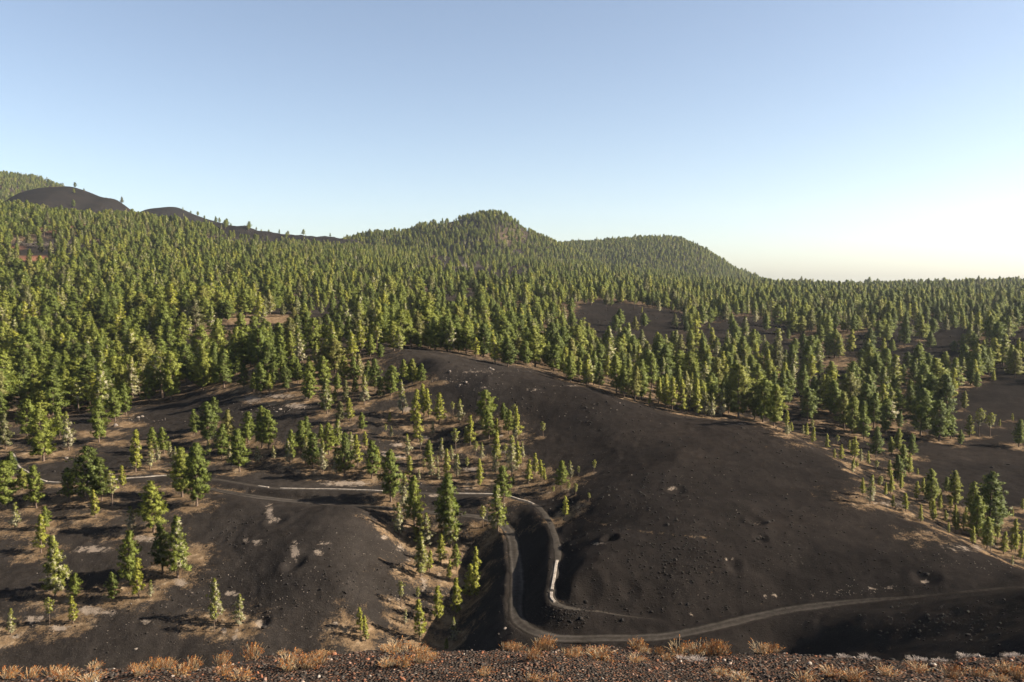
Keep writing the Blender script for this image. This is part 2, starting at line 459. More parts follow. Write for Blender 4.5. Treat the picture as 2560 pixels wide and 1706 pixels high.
TL(600, 900, 3.136, [
 (175,690,370,'g'),(225,700,400,'g'),(400,800,555,'g'),(390,820,620,'l'),(480,730,480,'g'),(525,700,450,'g'),(515,820,600,'l'),(570,850,580,'g'),(635,640,505,'g'),
 (650,880,640,'l'),(700,740,500,'g'),(770,700,470,'m'),(755,900,690,'l'),(820,920,580,'g'),(785,490,330,'b'),(860,480,300,'y'),(830,330,160,'b'),(920,840,590,'y'),
 (875,810,570,'l'),(955,560,415,'g'),(985,690,560,'y'),(1035,930,640,'g'),(1085,860,700,'y'),(540,320,95,'w'),(680,420,155,'m'),(745,340,230,'g'),(765,250,105,'g'),
 (905,270,140,'g'),(975,350,120,'l'),(1100,300,140,'b'),(1060,250,0,'g'),(1185,280,50,'w'),(1290,160,0,'g'),(1350,200,0,'g'),(1420,190,30,'g'),(1275,425,160,'l'),
 (1380,520,240,'y'),(1440,440,195,'y'),(1480,450,230,'y'),(1395,640,420,'y'),(1560,500,265,'y'),(1670,430,330,'t'),(1720,490,310,'l'),(1935,540,245,'w'),(1950,620,400,'g'),
 (2070,500,340,'g'),(2110,580,395,'g'),(2170,620,385,'y'),(1805,670,440,'y'),(1580,790,615,'l'),(1690,720,540,'t'),(1480,830,635,'g'),(1440,890,780,'t'),(1330,890,750,'t'),
 (1620,900,700,'y'),(1660,790,670,'l'),(1700,920,740,'l'),(1895,780,650,'l'),(1880,970,780,'y'),(2010,800,570,'y'),(2020,600,460,'y'),(2075,770,660,'t'),(2130,910,600,'l'),
 (2180,850,640,'y'),(1180,1110,725,'w'),(1285,1180,900,'l'),(1370,1300,915,'g'),(1615,1390,900,'g'),(1650,1470,1090,'m'),(1245,1380,1120,'l'),(2065,1110,835,'g'),(2020,1350,990,'m'),
 (1905,1310,1150,'t'),(1210,1220,1130,'t'),(30,230,40,'g'),(110,250,100,'g'),(160,270,30,'w'),(230,250,110,'g'),(265,210,20,'g'),(365,255,30,'g'),(455,185,0,'g'),(620,115,-60,'b'),
 (815,170,-30,'g'),(890,180,-20,'g'),(930,150,-40,'m'),(1000,200,10,'g'),(545,100,-30,'g'),(330,120,-30,'g')])
TL(800, 1200, 3.0986, [
 (822,520,255,'l'),(785,500,265,'g'),(780,750,440,'m'),(850,710,545,'y'),(935,655,425,'y'),(1055,700,500,'g'),(1000,780,620,'y'),(1050,1060,760,'y'),(1210,760,520,'y'),
 (1160,930,655,'y'),(1200,920,640,'y'),(770,1240,930,'y'),(760,960,830,'t'),(625,980,790,'t'),(905,1100,820,'y'),(660,1110,1000,'l'),(1040,1260,1060,'l'),(980,1320,1225,'g'),
 (355,1250,1050,'y'),(315,1190,985,'y'),(1900,290,125,'y'),(1810,115,50,'t'),(1980,120,50,'t'),(2085,170,130,'t'),(930,930,870,'y')])
TL(1300, 1150, 1.8675, [
 (40,110,0,'y'),(100,90,0,'y'),(115,98,35,'y'),(195,130,5,'g'),(235,90,5,'l'),(225,165,105,'t'),(275,82,30,'t'),(345,62,0,'t'),(260,165,110,'t'),(155,165,125,'t'),(70,70,-30,'y'),
 (1600,165,85,'y'),(1635,205,75,'l'),(1705,170,105,'y'),(1740,225,165,'y'),(1765,110,-20,'g'),(1815,62,-30,'y'),(1880,160,85,'y'),(1915,215,45,'g'),(1990,155,80,'g'),(2030,225,55,'g'),
 (2000,215,160,'l'),(1800,240,155,'y'),(1870,290,210,'y'),(1930,285,230,'y'),(1985,290,235,'y'),(2035,310,255,'y'),(2115,260,105,'g'),(2125,380,170,'g'),(2190,350,60,'g'),(2180,415,270,'g'),
 (2240,290,165,'g'),(2258,440,335,'y'),(2300,268,230,'y'),(2310,405,275,'y'),(2230,370,300,'y'),(2345,400,330,'y'),(2165,405,350,'y'),(2080,300,220,'y'),(1855,72,45,'y'),(2345,235,180,'y')])
TL(1400, 600, 2.0284, [
 (1285,1035,950,'y'),(1355,1060,985,'y'),(1390,1110,1060,'y'),(1425,1120,1040,'y'),(1465,1070,1015,'y'),(1495,1110,1000,'y'),(1605,1105,950,'g'),(1735,1180,1040,'g'),(1770,1190,1105,'y'),
 (1780,1100,985,'g'),(1710,1075,960,'g'),(1680,1090,1000,'g'),(2030,1045,965,'g'),(2075,1000,890,'y'),(2180,1000,880,'t'),(2125,1000,860,'t'),(2230,950,910,'y'),(2325,1050,915,'g'),(2050,865,770,'g'),
 (2295,920,880,'y'),(55,722,600,'g'),(135,742,610,'y'),(200,752,620,'g'),(285,778,590,'g'),(325,797,640,'g'),(380,817,645,'g'),(465,755,580,'g'),(455,837,770,'y'),(500,830,700,'y'),(535,848,685,'y'),
 (570,862,700,'y'),(620,882,710,'y'),(655,872,740,'l'),(690,892,710,'y'),(735,897,760,'l'),(770,902,780,'l'),(815,897,740,'l'),(905,905,640,'w'),(985,912,740,'g'),(1030,925,710,'w'),(1085,945,740,'w'),
 (1130,850,670,'g'),(1160,830,665,'g'),(1290,880,700,'g'),(1230,810,640,'g'),(1390,900,720,'w'),(1350,860,690,'g'),(1480,980,800,'w'),(1440,960,780,'g'),(1540,1010,850,'g'),(1590,950,780,'g'),
 (1650,985,810,'w'),(1720,960,870,'g'),(1830,990,760,'w'),(1920,1022,820,'w'),(1980,1010,890,'g'),(1870,900,690,'w'),(1955,910,690,'w'),(1750,540,400,'w'),(1830,510,385,'g'),(240,700,590,'y'),(20,690,580,'g'),
 (95,700,600,'g'),(170,735,570,'g'),(350,760,610,'g'),(415,790,660,'g'),(855,880,700,'g'),(540,760,640,'g'),(600,780,640,'g'),(1250,1000,930,'y')])

_r = np.random.default_rng(21)
for i in range(58):      # the band of young pines along the right shoulder
    q = _r.random()
    bx_ = 1960 + 620 * q
    by_ = float(np.interp(bx_, [1960, 2100, 2200, 2300, 2430, 2580], [1082, 1158, 1222, 1292, 1362, 1432])) - _r.uniform(-6, 58) * (.6 + .6 * q)
    TREES.append((bx_, by_, _r.uniform(20, 46) * (.8 + .5 * q), _r.choice(['y', 'y', 'y', 'l', 't'])))
for i in range(34):      # and through the sparse grove left of the hill
    bx_ = _r.uniform(960, 1400); by_ = _r.uniform(1040, 1225)
    if by_ > 1130 and bx_ > 1330: continue
    if by_ < 1090 and bx_ > 1290: continue
    TREES.append((bx_, by_, _r.uniform(26, 62), _r.choice(['y', 'y', 'l', 'l', 't', 'm'])))
# ------------------------------------------------------------------ ground mesh
az = np.concatenate([np.radians(np.arange(-66, -38, 0.9)), np.radians(np.arange(-38, 38.001, 0.13)), np.radians(np.arange(38.9, 67, 0.9))])
rr = np.concatenate([np.arange(0.6, 7.5, 0.3), np.arange(7.5, 16, 0.11), np.arange(16, 72, 1.2), np.arange(72, 250, 0.6), 250 * np.cumprod(np.full(312, 1.0096))])
AZ, RR = np.meshgrid(az, rr)
GX = RR * np.sin(AZ); GY = RR * np.cos(AZ)
GZ, GC, GD, GD2 = terrain(GX, GY, True)
nr, nc = GX.shape
def surf(X, Y):
    """height of the finished ground mesh"""
    X = np.asarray(X, float); Y = np.asarray(Y, float)
    u = np.interp(np.arctan2(X, Y), az, np.arange(nc)); v = np.interp(np.hypot(X, Y), rr, np.arange(nr))
    i = np.clip(v.astype(int), 0, nr - 2); j = np.clip(u.astype(int), 0, nc - 2); a = v - i; b = u - j
    return (GZ[i, j] * (1 - b) + GZ[i, j + 1] * b) * (1 - a) + (GZ[i + 1, j] * (1 - b) + GZ[i + 1, j + 1] * b) * a

TX = [t[0] for t in TREES]; TY = [t[1] for t in TREES]
hx, hy = cast(TX, TY)
hz = surf(hx, hy)

# forest density seen from the map: near edge of the closed forest as a line, with open ash clearings
EDGE_X = [-200,0,100,200,300,400,460,520,700,800,950,1060,1080,1400,1740,1900,2000,2200,2330,2400,2700]
EDGE_Y = [1100,1085,1062,1042,1030,1016,1002,900,872,852,868,872,880,945,1035,1045,1075,1090,1060,985,960]
CLEAR = [(1572,790,150,24,1),(1500,770,60,18,1),(1868,815,120,22,1),(2327,827,110,34,1),(2200,850,90,22,.8),(1118,657,90,16,1),(1249,676,90,16,1),(1127,732,100,12,.8),(153,613,150,13,1),(88,647,60,9,1),
         (497,846,45,14,1),(765,752,70,20,.9),(765,830,190,34,.55),(2525,1020,130,60,1),(1985,1020,34,60,1),(2534,866,80,44,.85),(2060,920,90,40,.5),(1700,820,160,30,.5),(2000,870,60,25,.6),
         (640,585,120,14,1),(150,560,80,30,.4),(900,720,60,14,.5),(600,795,30,18,.85),(545,838,60,14,.85),(700,800,60,12,.7),(850,765,50,10,.7),(660,757,40,12,.8),(450,790,30,10,.6),(560,690,30,8,.6)]
_c = []
for cx_, cy_, rx, ry, s_ in CLEAR:      # trees in front cover the near part of a clearing: carry it a tree's length towards the viewer
    th = float(np.interp(cy_, [600, 660, 750, 850, 1000], [26, 34, 50, 75, 60]))
    _c.append((cx_, cy_ + .4 * th, rx, ry + .42 * th, s_ * (.84 if cy_ < 900 else 1)))
CLEAR = _c
def forest_density(X, Y, Z, gaps=True):
    px, py, d = project(X, Y, Z)
    e = np.interp(px, EDGE_X, EDGE_Y)
    D = sstep(6, -14, py - e) if False else 1 - sstep(-14, 6, py - e)
    for cx_, cy_, rx, ry, s in CLEAR:
        q = np.hypot((px - cx_) / rx, (py - cy_) / ry) + 0.35 * vnoise(X / 14, Y / 14, 61)
        D = D * (1 - s * (1 - sstep(0.8, 1.15, q)))
    belt = sstep(395, 430, px) * (1 - sstep(985, 1040, px)) * (1 - sstep(-20, 0, py - np.interp(px, [420, 520, 600, 800, 900, 1040], [975, 1000, 1000, 985, 950, 930])))
    D = np.maximum(D, (.5 + .4 * (1 - sstep(560, 640, px))) * belt * (py > e - 10))
    patch = fbm(X / 45, Y / 45, 77, 3)
    right = sstep(1150, 1700, px)
    if not gaps: return D
    D = D * (1 - (.62 + .3 * right) * (1 - sstep(-.30, -.14, fbm(X / 26, Y / 26, 177, 3))))
    D = D * np.clip(1.0 - 0.0 * right + 1.2 * patch * (0.45 + 0.55 * right), 0.16, 1)
    return D

dens = forest_density(GX, GY, GZ) * (GC == 0) * (RR > 150)
litter = np.maximum(dens * 0.72, .60 * forest_density(GX, GY, GZ, False) * (GC == 0) * (RR > 150))
for x, y, t in zip(hx, hy, TREES):
    s = (3.0 if t[3] != 't' else 1.6) * (.55 if t[2] < 50 else 1)
    m = (np.abs(GX - x) < 9) & (np.abs(GY - y) < 9)
    q = ((GX[m] - x + 0.8) / (s * 1.5)) ** 2 + ((GY[m] - y) / s) ** 2
    litter[m] = np.maximum(litter[m], 0.86 * np.exp(-q * 0.55))
GPX, GPY, _ = project(GX, GY, GZ)
def blob(lst):
    out = np.zeros_like(GX)
    for cx_, cy_, rx, ry, s in lst:
        m = (np.abs(GPX - cx_) < 3.2 * rx) & (np.abs(GPY - cy_) < 3.2 * ry) & (RR > 60)
        q = ((GPX[m] - cx_) / rx) ** 2 + ((GPY[m] - cy_) / ry) ** 2
        out[m] = np.maximum(out[m], s * np.exp(-q * 0.7))
    return out
OCHRE = [(480,1390,60,30,.95),(430,1440,40,14,.9),(330,1110,110,10,.8),(100,1135,110,12,1.0),(250,1085,70,9,1.1),(320,1062,50,8,1.1),(180,1215,110,6,.9),(60,1215,60,8,.8),(40,1250,70,14,.6),(200,1320,50,10,.5),(560,1230,60,8,.7),(420,1220,120,10,.7),
         (1000,1050,40,8,.8),(1095,958,34,6,1),(880,1020,60,9,.8),(620,1000,40,8,.8),(760,965,170,24,1.35),(640,930,120,18,1.35),(850,905,100,16,1.3),(520,900,60,14,1.2),(700,1005,80,9,1.1),(600,800,40,18,1.2),(700,800,60,14,1.2),(545,838,60,14,1.2),(1140,1290,60,5,.8),(1180,1340,50,25,.6),(1090,1420,40,45,.6),(1100,1510,50,45,.5),
         (1060,1590,50,40,.55),(1420,1290,22,8,.8),(640,1110,60,20,.8),(870,1190,90,12,.6),(2130,1230,120,25,.35),(2330,1340,120,30,.5),(2000,1110,60,14,.5),(1180,1180,100,20,.35),(1990,1030,30,10,.7),(2100,910,90,20,.7)]
PALE = [(232,1374,40,8,1),(365,1347,28,7,1),(221,1527,27,11,1),(270,1531,17,7,1),(148,1570,27,6,1),(86,1549,22,9,1),(38,1592,18,5,1),(450,1456,18,9,1),(367,1554,14,6,1),(583,1484,18,7,1),(653,1560,14,10,1),(590,1590,8,18,.9),
        (560,1575,6,8,.9),(737,1378,10,22,1),(795,1381,13,7,1),(673,1283,10,22,.9),(690,1300,12,5,.9),(957,1342,12,5,1),(807,1359,18,5,.8),(645,1356,12,8,.9),(616,1351,8,5,.9),(632,999,22,9,1),(743,1015,30,6,1),(700,990,40,5,.8),
        (995,1112,20,4,1),(1001,1142,20,4,1),(963,1136,12,7,1),(855,1209,45,7,1),(900,1208,20,6,1),(1183,1174,20,5,1),(1056,1094,18,6,.9),(1018,1024,16,7,1),(1680,1222,12,5,1),(1892,1307,9,4,1),(1825,1398,11,3,1),(1932,1491,22,3,1),
        (2221,1467,17,3,1),(2180,1472,12,2,.9),(2098,1478,9,3,1),(1862,1490,5,4,.9),(2312,1455,13,3,1),(1728,1537,6,2,1),(1498,1359,16,4,.9),(1905,1345,10,4,.8),(1250,1090,14,4,.7),(1160,1220,25,4,.8),(1080,1240,40,4,.7),
        (1250,1130,22,4,.8),(770,1590,10,5,.8),(480,1480,6,4,.8),(840,1560,9,4,.6),(980,1500,20,5,.7),(1050,1560,18,8,.5),(1100,1440,8,30,.4),(1030,1400,14,10,.5),(1000,1370,10,14,.7),(1060,1460,10,18,.7),(1090,1300,20,3,.4),
        (1210,970,16,5,.5),(1330,975,40,4,.45),(1200,930,70,4,.45),(1420,965,50,4,.4),(1850,1060,60,3,.5),(2080,1150,60,5,.3),(2230,1260,80,10,.45),(2420,1370,80,12,.5),(120,610,100,6,.6),(1150,665,60,6,.6)]
TRAIL = [(1430,1285),(1480,1305),(1560,1325),(1660,1335),(1780,1345)]
OCHRE += [(x_, float(np.interp(x_, [p[0] for p in TRAIL], [p[1] for p in TRAIL])), 7, 3, .42) for x_ in range(1430, 1780, 5)]
ochre = np.maximum(litter, blob(OCHRE))
pale = blob(PALE)
red = np.zeros_like(GX)
k_cone = [i for i, h in enumerate(HILLS) if h[0] == 'cinder_cone'][0] + 2
cz = GZ - np.interp(GX * 1700 / np.maximum(GY, 1), HZ[k_cone - 2][1], HZ[k_cone - 2][2] - 6)
red[GC == k_cone] = (0.30 * sstep(-6, 3, cz) * sstep(-2000, -900, GX))[GC == k_cone]
red[GC == 5] = 0.3
red = np.maximum(red, blob([(88,647,60,8,.8),(150,560,70,26,.7),(230,585,60,10,.6),(30,620,40,8,.6)]) * (GC == 0))
foremask = (GC == 1).astype(float)
wood = np.zeros_like(GX)
for nm in ('wooded_hill', 'wooded_dome'):
    k = [i for i, h in enumerate(HILLS) if h[0] == nm][0] + 2
    wood[GC == k] = 0.25
ochre = np.maximum(ochre, wood)
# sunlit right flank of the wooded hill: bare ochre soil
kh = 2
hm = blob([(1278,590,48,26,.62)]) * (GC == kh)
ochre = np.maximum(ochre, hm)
# the big hill and the right side take a darker ash colour than the left flats
dark_tone = sstep(1180, 1400, GPX + 60 * fbm(GX / 12, GY / 12, 55, 3)) * (GC == 0)
for nm in ('cinder_cone', 'cinder_knoll', 'lava_ridge'):
    dark_tone[GC == [h[0] for h in HILLS].index(nm) + 2] = 1
track = np.exp(-(GD / 1.4) ** 2) * 0.3

def ash_material():
    t = NT('ash_ground'); P = t.pos()
    n1 = t.noise(0.035, 4, .55, P); n2 = t.noise(0.6, 5, .6, P); n3 = t.noise(5.0, 3, .6, P); n4 = t.noise(22.0, 3, .6, P)
    ash = t.ramp(n1, [(0.3, (.0180, .0153, .0134)), (0.52, (.0218, .0182, .0156)), (0.7, (.0265, .0214, .0174))])
    ash2 = t.ramp(n1, [(0.3, (.0104, .0088, .0079)), (0.5, (.0136, .0113, .0099)), (0.7, (.0184, .0147, .0123))])
    ash = t.mix(t.attr('dark_tone'), ash, ash2)
    ash = t.mix(1.0, ash, t.ramp(t.noise(.16, 4, .6, P), [(0.3, .82), (0.7, 1.2)]), 'MULTIPLY')
    ash = t.mix(1.0, ash, t.ramp(n2, [(0.25, .78), (0.75, 1.2)]), 'MULTIPLY')
    ash = t.mix(1.0, ash, t.ramp(n3, [(0.25, .6), (0.75, 1.4)]), 'MULTIPLY')
    spk = t.math('MULTIPLY', t.ramp(t.noise(3.3, 2, .5, P), [(0.66, 0.0), (0.72, 1.0)]), t.ramp(t.noise(.09, 2, .5, P), [(0.48, 0.0), (0.62, .6)]))
    ash = t.mix(spk, ash, (.085, .073, .058))
    och = t.ramp(n2, [(0.25, (.066, .042, .023)), (0.55, (.150, .100, .058)), (0.8, (.29, .215, .14))])
    och = t.mix(1.0, och, t.ramp(n3, [(0.25, .7), (0.75, 1.2)]), 'MULTIPLY')
    om = t.math('ADD', t.attr('ochre'), t.math('MULTIPLY', t.math('SUBTRACT', t.noise(.42, 6, .72, P), .5), 2.1))
    om = t.math('ADD', om, t.math('MULTIPLY', t.math('SUBTRACT', t.noise(3.2, 4, .7, P), .5), 1.3))
    om = t.ramp(om, [(0.42, 0.0), (0.86, 1.0)])
    c = t.mix(om, ash, och)
    redc = t.mix(n2, (.16, .06, .035), (.26, .13, .085))
    c = t.mix(t.ramp(t.math('ADD', t.attr('red'), t.math('MULTIPLY', t.math('SUBTRACT', t.noise(.03, 4, .6, P), .5), .7)), [(0.3, 0.0), (0.8, .85)]), c, redc)
    pm = t.math('ADD', t.attr('pale'), t.math('MULTIPLY', t.math('SUBTRACT', t.noise(.9, 7, .75, P), .5), 3.6))
    pm = t.ramp(t.math('MULTIPLY', pm, t.math('MINIMUM', t.math('MULTIPLY', t.attr('pale'), 3.0), 1.0)), [(0.42, 0.0), (0.85, 1.0)])
    c = t.mix(pm, c, t.mix(n3, (.10, .075, .057), (.25, .2, .155)))
    # scoria of the near slope: charcoal grains with rusty and grey ones
    vor = t.add('ShaderNodeTexVoronoi'); vor.inputs['Scale'].default_value = 26.0; t.link(P, vor.inputs['Vector'])
    sep = t.add('ShaderNodeSeparateColor'); t.link(vor.outputs['Color'], sep.inputs[0])
    sc = t.ramp(sep.outputs[0], [(0.0, (.022, .018, .016)), (0.6, (.045, .036, .03)), (0.8, (.085, .05, .034)), (0.93, (.15, .062, .032)), (1.0, (.19, .16, .13))])
    c = t.mix(t.attr('fore'), c, sc)
    b1 = t.math('ADD', t.math('MULTIPLY', n3, .8), t.math('MULTIPLY', n4, .25))
    b1 = t.math('ADD', b1, t.math('MULTIPLY', n2, 1.8))
    b2 = t.math('MULTIPLY', t.math('MULTIPLY', vor.outputs['Distance'], -.9), t.attr('fore'))
    t.bsdf(c, 1.0, t.math('ADD', b1, b2), .75, .14, .0)
    return t.m
M_ASH = ash_material()

NAMES = ['ground', 'near_slope'] + [h[0] for h in HILLS]
vid = np.arange(nr * nc).reshape(nr, nc)
quads = np.stack([vid[:-1, :-1], vid[:-1, 1:], vid[1:, 1:], vid[1:, :-1]], -1).reshape(-1, 4)[:, ::-1]
fc = np.maximum.reduce([GC[:-1, :-1], GC[:-1, 1:], GC[1:, 1:], GC[1:, :-1]]).ravel()
V = np.stack([GX, GY, GZ], -1).reshape(-1, 3)
for k, nm in enumerate(NAMES):
    q = quads[fc == k]
    if len(q) == 0: continue
    used, inv = np.unique(q, return_inverse=True)
    me = mesh_np(nm, V[used], inv.reshape(-1, 4)); smooth(me)
    for an, arr in (('ochre', ochre), ('pale', pale), ('red', red), ('fore', foremask), ('dark_tone', dark_tone)):
        fattr(me, an, arr.ravel()[used])
    o = obj(nm, me, M_ASH); o['kind'] = 'structure'

# ------------------------------------------------------------------ dirt track (with wheel ruts) and the pale water channel
def strip(line, offs, lift, heights=None, wid=None):
    wid = np.ones(len(line)) if wid is None else wid
    ln = offset_line(line, 1.0) - line
    rows = [line + ln * (o * wid)[:, None] for o in offs]
    Vv = np.stack(rows, 1)
    h = np.zeros(len(offs)) if heights is None else np.asarray(heights)
    g = Vv.copy()
    g[:, :, 2] = Vv[:, :, 2] + lift + h[None, :]
    m, k = g.shape[:2]
    idx = np.arange(m * k).reshape(m, k)
    f = np.stack([idx[:-1, :-1], idx[:-1, 1:], idx[1:, 1:], idx[1:, :-1]], -1).reshape(-1, 4)[:, ::-1]
    return g.reshape(-1, 3), f

t = NT('dirt_track'); P = t.pos()
lane = t.attr('lane')
c = t.ramp(t.math('ADD', lane, t.math('MULTIPLY', t.math('SUBTRACT', t.noise(1.2, 5, .6, P), .5), .9)), [(0.1, (.0145, .012, .010)), (0.5, (.037, .0315, .0265)), (0.95, (.070, .060, .051))])
c = t.mix(1.0, c, t.ramp(t.noise(6, 3, .6, P), [(0.2, .75), (0.8, 1.2)]), 'MULTIPLY')
t.bsdf(c, 1.0, t.noise(7, 4, .65, P), .5, .06, .0)
M_TRACK = t.m
rl = road_w.copy()
# the track narrows out at its left end
offs = np.array([-1.35, -1.0, -.75, -.5, -.15, .15, .5, .75, 1.0, 1.35])
prof = np.array([-.05, .02, -.02, .0, .04, .04, .0, -.02, .02, -.05])
lanev = np.array([.0, .35, .85, .7, .5, .5, .7, .85, .35, .0])
ar = np.arange(len(rl)) * .8
wv = (1 + .22 * vnoise(ar / 2.3, ar * 0 + 1.5, 66) + .16 * vnoise(ar / .9, ar * 0 + 4.5, 67)) * (.25 + .75 * sstep(0, 14, ar))
rpx, _, _ = project(rl[:, 0], rl[:, 1], rl[:, 2])
fade = 1 - sstep(1980, 2360, rpx)
wv = wv * (.30 + .70 * fade)
v, f = strip(rl, offs, 0.05, prof, wv)
v[:, 2] += 0.03 * vnoise(v[:, 0] * 1.7, v[:, 1] * 1.7, 8)
me = mesh_np('dirt_track', v, f); smooth(me); fattr(me, 'lane', (lanev[None, :] * (.35 + .65 * fade[:, None]) * (.75 + .6 * vnoise(ar / 5, ar * 0 + 2.5, 69))[:, None]).ravel())
o = obj('dirt_track', me, M_TRACK); o['kind'] = 'structure'

t = NT('footpath'); P = t.pos()
c = t.ramp(t.noise(1.3, 5, .65, P), [(0.25, (.022, .019, .0165)), (0.75, (.055, .046, .037))])
t.bsdf(c, 1.0, t.noise(8, 4, .65, P), .5, .05, .0)
ar = np.arange(len(canal_w)) * .7
wv = (1 + .5 * vnoise(ar / 1.6, ar * 0 + 1.5, 68)) * (1 - sstep(ar[-1] - 16, ar[-1], ar)) + .02
v, f = strip(canal_w, [-.7, -.4, 0, .4, .7], 0.03, [-.06, .01, 0, .01, -.06], wv)
me = mesh_np('footpath', v, f); smooth(me)
o = obj('footpath', me, t.m); o['kind'] = 'structure'

t = NT('pale_concrete'); P = t.pos()
c = t.ramp(t.noise(1.5, 5, .65, P), [(0.3, (.10, .08, .062)), (0.5, (.22, .185, .15)), (0.75, (.36, .315, .265))])
t.bsdf(c, .85, t.noise(9, 4, .6, P), .4, .03, .2)
M_CONC = t.m
def channel(label, px0, px1, i0=None, i1=None, gap=1.0):
    pxs, pys, _ = project(canal_w[:, 0], canal_w[:, 1], canal_w[:, 2])
    idx = np.where((pxs >= px0) & (pxs <= px1) & (np.arange(len(pxs)) >= (i0 or 0)) & (np.arange(len(pxs)) <= (i1 or 10 ** 9)))[0]
    root = bpy.data.objects.new('water_channel', None); col.objects.link(root)
    root.location = canal_w[idx[0]]
    root['label'] = label; root['category'] = 'channel'
    base = Vector(canal_w[idx[0]])
    STEP = 4
    for s in range(idx[0], idx[-1], STEP):
        if random.random() > gap: continue
        seg = canal_w[s:min(s + STEP + 1, idx[-1] + 1)].copy()
        if len(seg) < 3: continue
        seg[:, 2] += random.uniform(-.02, .02)
        # closed duct with chamfered edges
        offs = [.23, .23, .19, -.19, -.23, -.23]
        hts = [-.25, .15, .18, .18, .15, -.25]
        v, f = strip(seg, offs, 0.0, hts)
        m, k = len(seg), len(offs)
        caps = [[0 * k + j for j in range(k)], [(m - 1) * k + j for j in range(k)][::-1]]
        v = v - np.array(base)
        me = bpy.data.meshes.new('channel_section')
        me.from_pydata(v.tolist(), [], f.tolist() + caps)
        obj('channel_section', me, M_CONC, root)
    return root
pxs_c, pys_c, _ = project(canal_w[:, 0], canal_w[:, 1], canal_w[:, 2])
i_bend = int(np.argmax(pxs_c > 1330))
channel('pale stone channel curving round the pines at the far left edge', 20, 118, 0, int(np.argmax(pxs_c > 118)))
channel('long white channel strip running behind the pines on the lower left', 122, 440, gap=.85)
channel('long straight white channel below the grove, left of the tall pine', 640, 985, gap=.93)
channel('thin white channel section just before the bend of the path', 1130, 1335, 0, i_bend + 2)
i_d = [i for i in range(i_bend, len(pxs_c)) if 1400 < pys_c[i] < 1476 and pxs_c[i] < 1400]
channel('broken white channel stones down the side of the dark ravine', 1300, 1420, i_d[0], i_d[-1], .5)
i_e = [i for i in range(i_bend, len(pxs_c)) if pys_c[i] >= 1482 and pxs_c[i] < 1402]
channel('short bright white channel end at the hairpin of the footpath', 1300, 1420, i_e[0], i_e[-1])

